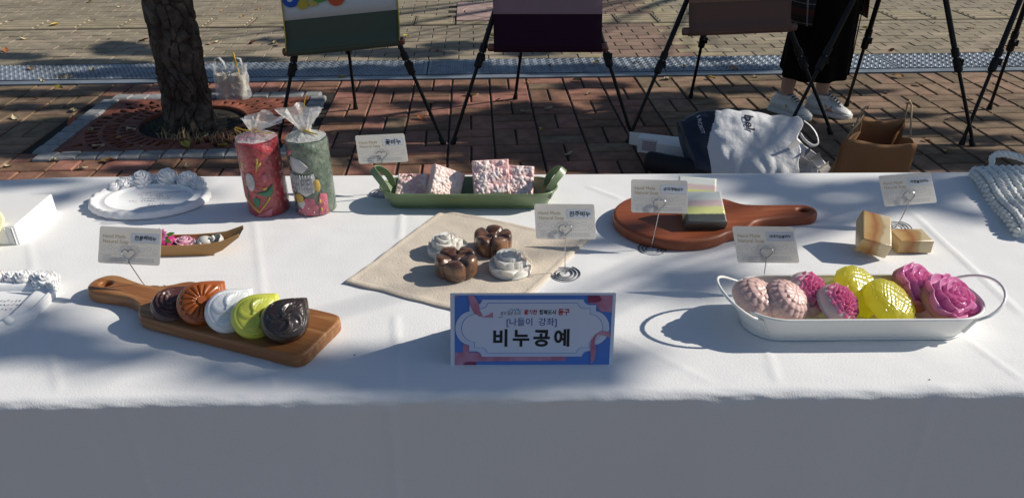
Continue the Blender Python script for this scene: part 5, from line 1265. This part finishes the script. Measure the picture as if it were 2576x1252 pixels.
# ------------------------------------------------------------------ person in a black skirt
M_skin = pm('skin', (.50, .30, .22), .5, sss=.2, sr=.01, var=.08, vs=20); M_skirt = pm('black_wool', (.005, .005, .005), .9, bump=.3, bs=200, spec=.08)
M_hair = pm('dark_hair', (.018, .013, .01), .45); M_white = pm('white_leather', (.74, .73, .70), .45, var=.08, vs=30); M_sole = pm('white_rubber', (.66, .65, .62), .7)
M_lace = pm('dark_eyelet', (.03, .03, .032), .7); M_goldl = pm('gold_patch', (.45, .33, .12), .4, metal=.4)
per = empty('person', (1.572, 3.955, 0), radians(28), 'person in a long black skirt, plaid shirt jacket and white sneakers', 'person')
def skin_body(par):
    J = {'pelvis': (0, 0, .90, .13), 'waist': (0, 0, 1.04, .115), 'chest': (0, 0, 1.24, .135), 'neckb': (0, .01, 1.36, .06), 'neck': (0, .0, 1.42, .048), 'head': (0, -.01, 1.52, .085), 'crown': (0, 0, 1.60, .07)}
    E_ = [('pelvis', 'waist'), ('waist', 'chest'), ('chest', 'neckb'), ('neckb', 'neck'), ('neck', 'head'), ('head', 'crown')]
    for s, n in ((-1, 'l'), (1, 'r')):
        yo = -.03 if s > 0 else .05
        J.update({n+'hip': (s*.085, 0, .86, .095), n+'knee': (s*.085, yo*.6-.01, .48, .058), n+'calf': (s*.085, yo+.02, .34, .052), n+'ank': (s*.085, yo+.03, .10, .034), n+'heel': (s*.085, yo+.01, .05, .034), n+'toe': (s*.09, yo-.08, .035, .026),
                  n+'sh': (s*.15, .01, 1.32, .055), n+'elb': (s*.21, .02, 1.06, .04), n+'wri': (s*.20, -.10, .86, .026), n+'palm': (s*.20, -.125, .79, .028)})
        E_ += [('pelvis', n+'hip'), (n+'hip', n+'knee'), (n+'knee', n+'calf'), (n+'calf', n+'ank'), (n+'ank', n+'heel'), (n+'heel', n+'toe'), ('neckb', n+'sh'), (n+'sh', n+'elb'), (n+'elb', n+'wri'), (n+'wri', n+'palm')]
        for k in range(4):
            fx = s*.20+(k-1.5)*.017; ln = (.062, .074, .07, .055)[k]
            J.update({n+f'a{k}': (fx, -.135, .765, .009), n+f'b{k}': (fx, -.142, .765-ln*.55, .0085), n+f'c{k}': (fx, -.134, .765-ln, .007)}); E_ += [(n+'palm', n+f'a{k}'), (n+f'a{k}', n+f'b{k}'), (n+f'b{k}', n+f'c{k}')]
        J.update({n+'t0': (s*.175, -.14, .80, .010), n+'t1': (s*.165, -.155, .765, .009)}); E_ += [(n+'wri', n+'t0'), (n+'t0', n+'t1')]
    names = list(J); me = bpy.data.meshes.new('body'); me.from_pydata([J[n][:3] for n in names], [(names.index(a), names.index(b)) for a, b in E_], [])
    o = bpy.data.objects.new('body', me); COL.objects.link(o); sk = o.modifiers.new('s', 'SKIN'); o.modifiers.new('d', 'SUBSURF').levels = 2
    for i, n in enumerate(names):
        sv = me.skin_vertices[0].data[i]; sv.radius = (J[n][3], J[n][3]*(.8 if n in ('pelvis', 'waist', 'chest') else 1)); sv.use_root = n == 'pelvis'
    dg = bpy.context.evaluated_depsgraph_get(); dg.update(); m2 = bpy.data.meshes.new_from_object(o.evaluated_get(dg)); bpy.data.objects.remove(o)
    m2.name = 'body'; m2.materials.clear(); m2.materials.append(M_skin); m2.shade_smooth()
    b = bpy.data.objects.new('body', m2); COL.objects.link(b); b.parent = par; return b
body = skin_body(per)
b = MB(); b.ball((-.032, -.088, 1.535), (.013, .007, .008)); b.ball((.032, -.088, 1.535), (.013, .007, .008)); b.build('eye', M_ink, body)
b = MB(); b.tube([(0, -.088, 1.54), (0, -.108, 1.505), (0, -.092, 1.495)], [.008, .013, .01], 8); b.build('nose', M_skin, body)
b = MB(); b.ball((0, -.088, 1.468), (.024, .008, .007)); b.build('mouth', pm('lips', (.36, .10, .09), .5), body)
for s in (-1, 1): b = MB(); b.ball((s*.088, .0, 1.52), (.012, .02, .03)); b.build('ear', M_skin, body)
b = MB(); b.grid(40, 20, lambda u, v: ((.098+.01*sin(u*40))*sin(v*2.35)*cos(2*pi*u), .018+.104*sin(v*2.35)*sin(2*pi*u)*(.80 if sin(2*pi*u) < -.2 else 1), 1.545+.105*cos(v*2.35)-(.16*v**3 if sin(2*pi*u) > -.35 else -.02)), cu=True); b.build('hair', M_hair, per, ang=180)
def ell_ring(z, a, b_, n=64, fold=0, cx_=0, cy_=0, ph=0, a0=0, a1=2*pi):
    return [(cx_+(a+fold*sin(9*t+ph))*cos(t), cy_+(b_+fold*sin(9*t+ph))*sin(t), z) for t in [a0+(a1-a0)*k/n for k in range(n)]]
b = MB(); rs = []
for z, a, bb, f in ((.215, .178, .155, .011), (.222, .179, .156, .011), (.40, .174, .146, .009), (.62, .172, .138, .007), (.80, .17, .135, .004), (.95, .155, .125, .002), (1.03, .13, .11, 0)): rs.append([(x+.0, y, z+(.03*sstep(0, .16, y) if z < .3 else 0)) for x, y, _ in ell_ring(z, a, bb, 64, f, 0, 0, z*2)])
b.rings(rs+[ell_ring(1.03, .11, .09)], cap0=False, cap1=False); o = b.build('skirt', M_skirt, per, ang=180); so = o.modifiers.new('t', 'SOLIDIFY'); so.thickness = .003
b = MB(); b.tube([(.136, -.106, .215+.01*k*8) if k else (.136, -.106, .217) for k in range(0, 6)], .003, 5); b.build('skirt_seam', M_blkp, per)
# plaid jacket
M_plaid = pm('dark_plaid', (.015, .014, .016), .85); t, P = nodes_of(M_plaid); LK = t.links.new; tc = t.nodes.new('ShaderNodeTexCoord')
def stripes(axis, scale, width, col, prev, off=0):
    s = t.nodes.new('ShaderNodeSeparateXYZ'); LK(tc.outputs['Object'], s.inputs[0])
    m1 = t.nodes.new('ShaderNodeMath'); m1.operation = 'MULTIPLY_ADD'; m1.inputs[1].default_value = scale; m1.inputs[2].default_value = off; LK(s.outputs[axis], m1.inputs[0])
    m2 = t.nodes.new('ShaderNodeMath'); m2.operation = 'FRACT'; LK(m1.outputs[0], m2.inputs[0]); m3 = t.nodes.new('ShaderNodeMath'); m3.operation = 'LESS_THAN'; m3.inputs[1].default_value = width; LK(m2.outputs[0], m3.inputs[0])
    m4 = t.nodes.new('ShaderNodeMath'); m4.operation = 'MULTIPLY'; m4.inputs[1].default_value = .6; LK(m3.outputs[0], m4.inputs[0])
    mx = t.nodes.new('ShaderNodeMixRGB'); LK(m4.outputs[0], mx.inputs[0]); mx.inputs[2].default_value = (*col, 1)
    if prev: LK(prev, mx.inputs[1])
    else: mx.inputs[1].default_value = (.015, .014, .016, 1)
    return mx.outputs[0]
pv = stripes('X', 11, .35, (.10, .018, .012), None); pv = stripes('Z', 11, .35, (.10, .018, .012), pv); pv = stripes('X', 11, .04, (.35, .34, .34), pv, .4); pv = stripes('Z', 11, .04, (.30, .29, .29), pv, .4); LK(pv, P.inputs['Base Color'])
b = MB(); op = 1.0; rs = []
for z, a, bb in ((.50, .235, .195), (.62, .225, .185), (.80, .21, .17), (1.0, .19, .155), (1.2, .195, .15), (1.32, .175, .12), (1.40, .075, .07)):
    rs.append([((a+.008*sin(7*q+z*3))*cos(q), (bb+.006*sin(7*q+z*3))*sin(q), z-(.05*sstep(-.5, -1, sin(q)) if z < .6 else 0)) for q in [(-pi/2+op)+(2*pi-2*op)*k/48 for k in range(49)]])
n = 49; vs = [p for r in rs for p in r]; b.add(vs, [(i*n+j, i*n+j+1, (i+1)*n+j+1, (i+1)*n+j) for i in range(len(rs)-1) for j in range(n-1)])
o = b.build('plaid_jacket', M_plaid, per, ang=180); so = o.modifiers.new('t', 'SOLIDIFY'); so.thickness = .004
for s in (-1, 1): b = MB(); b.tube([(s*.13, .01, 1.35), (s*.165, .01, 1.31), (s*.215, .02, 1.06), (s*.207, -.06, .92), (s*.20, -.10, .86)], [.06, .066, .054, .046, .042], 14, caps=False); b.build('sleeve', M_plaid, per, ang=180)
def sneaker(par, x, y, rz, nm):
    S = [(-.118, .026, .052, .050), (-.105, .034, .066, .078), (-.07, .036, .070, .088), (-.03, .037, .068, .090), (.01, .039, .060, .074), (.05, .043, .052, .054), (.085, .042, .042, .040), (.11, .032, .034, .028), (.125, .014, .028, .018)]
    e_ = None; b = MB(); rs = []
    for t_, w_, h_, top in S:
        ring = []
        for k in range(20):
            a = 2*pi*k/20; ca, sa = cos(a), sin(a); ring.append((w_*ca*(1 if sa < .2 else (1-.45*sa)), -t_, .018+max(0, (top)*(.5+.5*sa)-.004)))
        rs.append(ring)
    b.rings(rs); o = b.build(nm, M_white, par, ang=180); sub = o.modifiers.new('s', 'SUBSURF'); sub.levels = sub.render_levels = 1
    o.location = (x, y, 0); o.rotation_euler = (0, 0, rz)
    b = MB(); out = []
    for t_, w_, h_, top in S: out.append((w_+.004, -t_))
    ol_ = [(-x_, y_) for x_, y_ in out]+[(0, -.131)]+out[::-1]+[(0, .124)]
    vs, fs = solid2d([spline(ol_, 3)], .008, .004, 2); b.add(vs, fs); b.build('sole', M_sole, o, ang=50, loc=(0, 0, .0125))
    b = MB(); b.rings([[(w_*.62*cos(q), -.0+.045+.052*sin(q), zz) for q in [2*pi*k/18 for k in range(18)]] for w_, zz in ((.050, .085), (.052, .103), (.046, .104), (.044, .092))], cap0=False); b.build('collar', M_white, o, ang=60)
    b = MB(); b.grid(4, 8, lambda u, v: ((u-.5)*.030, .0+.012-.085*v, .108-.050*v**1.1+.003*(1-4*(u-.5)**2))); b.build('tongue', M_white, o, ang=180)
    b = MB()
    for k in range(5):
        v = (k+.5)/5; yy, zz = .004-.070*v, .1085-.046*v**1.1+.004
        b.tube([(-.021, yy, zz-.006), (0, yy-.004, zz+.002), (.021, yy, zz-.006)], .0032, 6)
    b.build('lace', M_white, o)
    b = MB()
    for k in range(5):
        v = (k+.1)/5; yy, zz = .004-.070*v, .1085-.046*v**1.1+.001
        b.box((0, yy, zz), (.034, .007, .003))
    b.build('lace_gap', M_lace, o, smooth=False)
    b = MB()
    for s in (-1, 1): b.add([(s*.0405, .006, .050), (s*.0400, -.008, .046), (s*.0395, .002, .062), (s*.0395, .010, .062)], [(0, 1, 2, 3)])
    b.build('side_patch', M_goldl, o, smooth=False)
    return o
sneaker(per, -.088, .035, radians(10), 'shoe'); sneaker(per, .092, -.055, radians(26), 'shoe')

# ------------------------------------------------------------------ bags and boxes on the paving
M_poly = pm('white_plastic_bag', (.74, .75, .77), .4, bump=.5, bs=14, bd=.02, sss=.0); M_polyn = pm('navy_plastic', (.022, .028, .05), .45, bump=.5, bs=14, bd=.02)
bo = V((1.05, 3.1, 0)); bag = empty('shopping_bag', bo, 0, 'white plastic shopping bag with navy base lying on its side', 'bag')
AX0, AX1 = aty(1728, 372, 3.15)-bo, aty(1998, 372, 3.04)-bo
PHB = radians(38); BE1, BE2 = V((0, cos(PHB), sin(PHB))), V((0, -sin(PHB), cos(PHB)))
def bagp(s, t, off=0):                                  # s along (0 base .. 1 mouth), t around; the broad face looks up towards the table
    c = AX0.lerp(AX1, s); c.z = lerp(.105, .115, s); a = 2*pi*t
    hw_ = lerp(.14, .19, sstep(0, .22, s))*(1-.06*s); hh = lerp(.05, .10, sstep(0, .35, s))*(1-.12*sstep(.6, 1, s))
    n_ = 2.9; ca, sa = cos(a), sin(a); r = (abs(ca)**n_+abs(sa)**n_)**(-1/n_)
    q = V((s*4, ca*1.5, sa*1.5)); cr = .014*noise.noise(q*.9)+.006*noise.noise(q*2.3)+.010*abs(noise.noise(q*1.6+V((3, 1, 2))))
    d = BE1*(ca*r*(hw_+cr+off))+BE2*(sa*r*(hh+cr+off)); d.x += .07*ca*(s-.4)+.03*noise.noise(V((ca*2, sa*2, 8)))*sstep(.8, 1, s)
    p = c+d; p.z = max(p.z, .004+.002*s); return p
b = MB(); ns, nt_ = 130, 110
vs = [bagp(i/ns, j/nt_) for i in range(ns+1) for j in range(nt_)]; fs = []; mi = []
for i in range(ns):
    for j in range(nt_):
        fs.append((i*nt_+j, i*nt_+(j+1) % nt_, (i+1)*nt_+(j+1) % nt_, (i+1)*nt_+j)); tt_ = j/nt_
        mi.append(1 if i/ns < .15+.15*sstep(-.2, 1, cos(2*pi*tt_)) else 0)
fs.append(tuple(range(nt_-1, -1, -1))); mi.append(1); b.add(vs, fs, mi)
o = b.build('bag_sheet', [M_poly, M_polyn], bag, ang=180); so = o.modifiers.new('t', 'SOLIDIFY'); so.thickness = .001; so.offset = -1
M_navyp = pm('navy_bag_print', (.02, .025, .05), .5); M_whp = pm('white_bag_print', (.55, .57, .6), .5)
def bagtext(name, body, s0, t0, size, mat, flip=1):      # runs round the bag, along t
    vs, fs = text2d(body, 1.0, .02); b = MB(); bm = bmesh.new(); bv = [bm.verts.new(v) for v in vs]
    for f in fs: bm.faces.new([bv[i] for i in f])
    bmesh.ops.triangulate(bm, faces=bm.faces[:])
    for _ in range(2): bmesh.ops.subdivide_edges(bm, edges=[e_ for e_ in bm.edges if e_.calc_length() > .06], cuts=1); bmesh.ops.triangulate(bm, faces=bm.faces[:])
    bm.verts.index_update(); vs = [v.co.copy() for v in bm.verts]; fs = [tuple(v.index for v in f.verts) for f in bm.faces]; bm.free()
    b.add([bagp(s0+v.y*size/.46, t0+v.x*size/.95, .004) for v in vs], fs); b.build(name, mat, bag, smooth=False)
bagtext('brand_text', 'bel', .52, .135, .052, M_navyp); bagtext('base_text', '& ROBOT', .13, .12, .020, M_whp)
def smooth_path(pts, n=8):
    out = []; k = len(pts)
    for i in range(k-1):
        p0, p1, p2, p3 = pts[max(i-1, 0)], pts[i], pts[i+1], pts[min(i+2, k-1)]
        for j in range(n): t = j/n; out.append(.5*((2*p1)+(-p0+p2)*t+(2*p0-5*p1+4*p2-p3)*t*t+(-p0+3*p1-3*p2+p3)*t**3))
    return out+[pts[-1]]
bq = lambda x, y, Y: aty(x, y, Y)-bo
for pts in ([(2022, 304, 3.12), (2040, 318, 3.10), (2054, 338, 3.08), (2058, 360, 3.06), (2044, 366, 3.05), (2024, 352, 3.06), (2012, 335, 3.08)], [(1992, 352, 3.06), (2030, 372, 3.04), (2058, 392, 3.02), (2080, 415, 3.0), (2094, 432, 2.98)]):
    MB().tube(smooth_path([bq(*q) for q in pts]), .0055, 8, flat=.3).build('bag_handle', M_poly, bag, ang=180)
lip = MB(); A_, B_, C_, D_ = bq(2000, 345, 3.10), bq(2098, 432, 3.0), bq(1950, 440, 2.94), bq(1965, 385, 3.0)
lip.grid(14, 14, lambda u, v: A_.lerp(B_, u).lerp(D_.lerp(C_, u), v)+V((0, .05*sin(pi*u)*sin(pi*v), -.05*sin(pi*v)*sin(pi*min(1, u+.1))+.012*noise.noise(V((u*5, v*5, 3))))))
o = lip.build('bag_lip', M_poly, bag, ang=180); so = o.modifiers.new('t', 'SOLIDIFY'); so.thickness = .001
rg = random.Random(6)
for k, (x, y) in enumerate(((2004, 372), (2030, 388), (2052, 402), (2018, 408), (2046, 424), (2072, 420), (1990, 420), (2024, 428), (2062, 432))):   # folded card spilling from the mouth
    b = MB(); w_, l_ = rg.uniform(.035, .055), rg.uniform(.05, .075); fo = rg.uniform(.4, 1.3)
    b.add([(-w_/2, -l_/2, 0), (w_/2, -l_/2, 0), (w_/2, 0, 0), (-w_/2, 0, 0), (w_/2*.8, l_/2*cos(fo), l_/2*sin(fo)), (-w_/2, l_/2*cos(fo), l_/2*sin(fo))], [(0, 1, 2, 3), (3, 2, 4, 5)])
    o = b.build('folded_card', M_cart if k not in (1, 6) else M_navyp, smooth=False); so = o.modifiers.new('t', 'SOLIDIFY'); so.thickness = .001
    o.location = aty(x, y, 2.985-.0004*(y-372)); o.rotation_euler = (rg.uniform(.3, 1.3), rg.uniform(-.7, .7), rg.uniform(-1.2, 1.2)); tag(o, 'folded scrap of card spilling from the mouth of the shopping bag', 'card', 'card scraps in the shopping bag')
def long_box(name, p0, p1, w, h, mat, label, flap=False, group='cartons and tubes by the shopping bag'):
    d = p1-p0; L = d.length; e_ = empty(name, p0, atan2(d.y, d.x), label, 'box', group); b = MB(); r = .003
    b.rings([[(0, -w/2, 0), (L, -w/2, 0), (L, w/2, 0), (0, w/2, 0)], [(0, -w/2, h-r), (L, -w/2, h-r), (L, w/2, h-r), (0, w/2, h-r)], [(r, -w/2+r, h), (L-r, -w/2+r, h), (L-r, w/2-r, h), (r, w/2-r, h)]]); b.build('carton_body', mat, e_, smooth=False)
    if flap:
        b = MB(); b.add([(0, w/2, .004), (-.055, w/2+.012, .004), (-.055, w/2+.008, h-.004), (0, w/2, h-.002)], [(0, 1, 2, 3)]); o = b.build('end_flap', mat, e_, smooth=False); so = o.modifiers.new('t', 'SOLIDIFY'); so.thickness = .001
        b = MB(); b.add([(.02, -w/2-.0008, .012), (.10, -w/2-.0008, .012), (.10, -w/2-.0008, h-.01), (.02, -w/2-.0008, h-.01)], [(0, 1, 2, 3)])
        lab = b.build('printed_label', pm('pink_grey_label', (.58, .54, .56), .6), e_, smooth=False)
        b = MB(); r_ = random.Random(3)
        for ln in range(5):
            x_ = .024
            while x_ < .092: wd = r_.uniform(.003, .009); b.add([(x_, -w/2-.0012, .016+ln*.009), (x_+wd, -w/2-.0012, .016+ln*.009), (x_+wd, -w/2-.0012, .020+ln*.009), (x_, -w/2-.0012, .020+ln*.009)], [(0, 1, 2, 3)]); x_ += wd+.003
        b.build('label_print', pm('dull_red_print', (.25, .10, .10), .6), lab, smooth=False)
    return e_
p0 = at(1606, 376, 0); long_box('long_carton', p0, p0+V((.50, -.17, 0)), .07, .072, M_cart, 'long white carton with printed label and open end flap behind the black tube', True)
p0 = at(1650, 400, 0); long_box('long_carton', p0, p0+V((.46, -.17, 0)), .055, .085, M_cart, 'second white carton wedged between the label carton and the black tube')
p0 = at(1626, 404, .045); tb_ = empty('carrying_tube', V((p0.x, p0.y, 0)), atan2(-.29, .5), 'black carrying tube lying in front of the white cartons', 'tube')
b = MB(); b.tube([(0, 0, .046), (.006, 0, .046), (.02, 0, .046), (.54, 0, .046), (.555, 0, .046)], [.034, .042, .045, .045, .04], 24); b.build('tube_body', pm('black_fabric', (.012, .013, .017), .75, bump=.3, bs=200), tb_, ang=50)
b = MB(); b.ball((.002, -.012, .066), .005, 8, 6); b.build('stud', M_steel, tb_)

M_kraft = pm('kraft_paper', (.30, .15, .062), .8, var=.12, vs=8, bump=.3, bs=20, bd=.006); M_twine = pm('paper_twine', (.38, .27, .17), .8)
kb = V((1.70, 2.82, 0)); kr = empty('paper_bag', kb, 0, 'brown kraft paper bag with twisted handles standing open', 'bag')
kp = lambda x, y, Y: aty(x, y, Y)-kb
fl, frr = kp(2119, 354, 2.71), kp(2308, 364, 2.71); Lk, Rk = kp(2168, 296, 2.93), kp(2277, 305, 2.93)
def corner(top, bx_, by_): return V((bx_, by_, .0))
fb, fbr = V((fl.x-.012, -.10, .002)), V((frr.x-.012, -.10, .002)); bb_, bbr = V((fl.x+.03, .10, .002)), V((frr.x-.04, .10, .002))
def wall(name, a, b_, c, d, wob=0.): 
    m_ = MB(); m_.grid(12, 14, lambda u, v: (lambda p: p+V((0, .006*noise.noise(V((u*3, v*3, wob))), .012*sin(u*pi*2+wob)*sstep(.85, 1, v)*.6)))(a.lerp(b_, u).lerp(d.lerp(c, u), v)))
    o = m_.build(name, M_kraft, kr, ang=180); so = o.modifiers.new('t', 'SOLIDIFY'); so.thickness = .0012; return o
wall('front_wall', fb, fbr, frr, fl, 1); wall('back_wall', bb_, bbr, Rk, Lk, 2)
ml, mlb = fl.lerp(Lk, .5)+V((.035, 0, -.012)), fb.lerp(bb_, .5); mr_, mrb = frr.lerp(Rk, .5)+V((-.03, 0, -.01)), fbr.lerp(bbr, .5)
wall('side_gusset', fb, mlb, ml, fl, 3); wall('side_gusset', mlb, bb_, Lk, ml, 4); wall('side_gusset', fbr, mrb, mr_, frr, 5); wall('side_gusset', mrb, bbr, Rk, mr_, 6)
b = MB(); b.add([fb, fbr, mrb, bbr, bb_, mlb], [(0, 1, 2, 3, 4, 5)]); b.build('bag_base', M_kraft, kr, smooth=False)
for pts in ([(2150, 330, 2.80), (2158, 300, 2.80), (2168, 282, 2.82), (2177, 270, 2.83), (2184, 267, 2.83), (2182, 274, 2.84)], [(2276, 322, 2.93), (2276, 300, 2.93), (2283, 262, 2.92), (2289, 256, 2.91), (2293, 264, 2.90), (2292, 300, 2.87), (2290, 345, 2.80)], [(2128, 352, 2.715), (2145, 325, 2.72), (2160, 310, 2.74), (2172, 290, 2.78)]):
    MB().tube([kp(*q) for q in pts], .0035, 7).build('twine_handle', M_twine, kr, ang=180)

# ------------------------------------------------------------------ drinks in a clear bag by the tree
M_clr = pm('hazy_plastic_bag', (.80, .81, .82), .25, alpha=.33, bump=1, bs=18, bd=.02, spec=.7); M_cup = pm('milky_cup', (.66, .62, .52), .25, alpha=.75); M_straw = pm('yellow_straw', (.72, .46, .01), .4)
dbp = at(580, 258, 0)+V((0, .07, 0)); db = empty('clear_bag', dbp, 0, 'clear plastic carrier bag holding two drink cups beside the trunk', 'bag')
b = MB()
def dbf(u, v):
    a = 2*pi*u; n_ = 3.2; ca, sa = cos(a), sin(a); r = (abs(ca)**n_+abs(sa)**n_)**(-1/n_)
    w_ = lerp(.092, .088, v); d_ = lerp(.055, .03, v); q = V((ca*2, sa*2, v*4)); k = 1+.10*noise.noise(q)+.06*noise.noise(q*2.5)
    z = v*.185; 
    if v > .75: z -= .055*exp(-((ca*r+.05)/.28)**2)*(v-.75)/.25
    if v > .8: w_ *= 1+.10*(v-.8)*5
    return (ca*r*w_*k, sa*r*d_*k, .008+z+.012*noise.noise(V((ca*3, sa*3, 5)))*v)
b.grid(72, 36, dbf, cu=True); b.build('bag_sheet', M_clr, db, ang=180)
for s in (-1, 1):
    pts = [(s*.075, 0, .19), (s*.070, .0, .225), (s*.045, 0, .232), (s*.025, 0, .205), (s*.02, 0, .165)]
    MB().tube(pts, .014, 8, flat=.25).build('bag_handle', M_clr, db, ang=180)
for k, x in enumerate((-.042, .044)):
    o = MB().lathe([(0, .001), (.028, .001), (.030, .006), (.037, .12), (.039, .122), (.039, .128), (.036, .128), (.035, .12), (.028, .008), (0, .006)], 28).build('drink_cup', M_cup, ang=40)
    o.location = dbp+V((x, 0, .012)); tag(o, ('milky drink cup in the clear bag, the one against the trunk', 'milky drink cup in the clear bag with a yellow straw')[k], 'cup', 'drink cups in the clear bag')
o = MB().tube([(0, 0, 0), (.003, 0, .05), (-.016, .0, .24)], .0045, 10).build('drinking_straw', M_straw); o.location = dbp+V((.056, -.01, .022)); tag(o, 'yellow straw poking out of the clear bag', 'straw')

# ------------------------------------------------------------------ weeds and fallen leaves
M_dry = pm('dry_grass', (.42, .30, .14), .9, rnd=.2); M_grn = pm('weed_green', (.07, .12, .03), .8)
rg = random.Random(14)
def tuft(p, n, hgt, mat, name, lb, cat, grp):
    b = MB()
    for k in range(n):
        a = rg.uniform(0, 2*pi); l = hgt*rg.uniform(.5, 1.1); le = rg.uniform(.2, .9); x, y = rg.gauss(0, .02), rg.gauss(0, .015)
        b.tube([(x, y, -.02), (x+.3*l*le*cos(a), y+.3*l*le*sin(a), l*.5), (x+l*le*cos(a), y+l*le*sin(a), l*.85)], [.0018, .0014, .0004], 4)
    o = b.build(name, mat, ang=180); o.location = p; tag(o, lb, cat, grp)
for k, (x, y) in enumerate(((408, 352), (440, 357), (462, 350), (498, 358), (520, 352), (545, 360), (560, 350), (585, 357), (600, 345), (478, 362))):
    tuft(at(x, y, 0), 7, .06, M_dry, 'dry_grass_tuft', 'tuft of dry straw coloured grass by the tree grate', 'grass', 'dry grass at the tree foot')
for k, (x, y) in enumerate(((418, 322), (430, 326), (388, 322))): tuft(at(x, y, 0), 12, .07, M_grn, 'weed', 'small green weed sprouting at the foot of the trunk', 'weed', 'weeds at the tree foot')
LM_ = [pm('tan_leaf', (.38, .22, .09), .7, rnd=.2), pm('yellow_leaf', (.50, .40, .08), .7, rnd=.2), pm('rust_leaf', (.33, .10, .04), .7, rnd=.2), pm('pale_leaf', (.50, .43, .28), .7, rnd=.15)]
spots = [(135, 404), (80, 176), (232, 178), (362, 103), (160, 195), (175, 197), (108, 205), (186, 281), (528, 113), (545, 108), (275, 100), (14, 130), (230, 6), (138, 66), (180, 310), (415, 365), (270, 408), (285, 405), (635, 110), (690, 110), (700, 115), (1050, 215), (1080, 262), (935, 230), (860, 195), (1190, 240), (1380, 275), (1320, 283), (1250, 255), (1060, 300), (1330, 210), (1450, 205), (1680, 200), (1720, 170), (1900, 195), (2072, 212), (2010, 225), (2258, 195), (2240, 130), (2400, 110), (2350, 60), (2310, 215), (2480, 130), (2090, 100), (2530, 120), (1845, 175), (1385, 165), (1500, 160), (870, 55), (960, 60), (1130, 45), (1240, 95), (1100, 130), (1205, 160), (1600, 160), (1790, 200), (2230, 235), (2200, 345), (2330, 355), (2380, 385), (800, 60), (720, 70), (610, 45), (1020, 95), (560, 30), (650, 25), (2440, 75), (2180, 75), (300, 20), (330, 62), (60, 100), (1480, 238), (1560, 236), (330, 330), (300, 350), (360, 372), (250, 372), (520, 345), (540, 318), (566, 330), (590, 300), (470, 372), (560, 372), (640, 300), (660, 330), (230, 330), (380, 280), (760, 300), (840, 340), (905, 400), (1240, 410), (1360, 330), (1430, 390), (1600, 300), (90, 250), (40, 300), (150, 225), (20, 420), (210, 425), (470, 420), (660, 420), (2480, 235), (2390, 300), (2290, 260), (2150, 320), (2500, 400), (2440, 250)]
lmesh = []
for k in range(4):
    b = MB(); n = 7; st_ = .045
    def lf(u, v, k=k): w_ = sin(pi*min(1, v*.95+.03))**.8*(.5-.1*v); return ((u-.5)*st_*w_*1.4, (v-.5)*st_, .002+.010*abs(u-.5)*(1+k % 2)+.006*sin(v*3+k)*(.5+.3*k))
    b.grid(4, 7, lf); b.tube([(0, -st_*.5, .003), (.003, -st_*.75, .006)], .0007, 4); o = b.build('fallen_leaf', LM_[k], ang=180); lmesh.append(o.data); bpy.data.objects.remove(o)
for k, (x, y) in enumerate(spots):
    o = bpy.data.objects.new('fallen_leaf', lmesh[rg.choice((0, 1, 2, 3, 0, 3))]); COL.objects.link(o); p = at(x, y, 0); s = rg.uniform(.7, 1.5)
    o.location = p+V((0, 0, .004)); o.scale = (s, s, s); o.rotation_euler = (rg.uniform(-.3, .3), rg.uniform(-.3, .3), rg.uniform(0, 6.28))
    tag(o, ('tan dry leaf fallen on the paving', 'yellow fallen leaf on the paving', 'rust red fallen leaf on the paving', 'pale dry leaf fallen on the paving')[lmesh.index(o.data)], 'leaf', 'fallen leaves on the paving')
for k, (x, y) in enumerate(((2338, 955), (892, 893), (1335, 888), (1150, 850), (2515, 715))):
    o = MB().ball((0, 0, .0008), (.0012, .0008, .0006), 7, 5).build('crumb', M_ink); o.location = at(x, y); tag(o, 'tiny dark speck on the white cloth', 'speck', 'specks on the cloth')
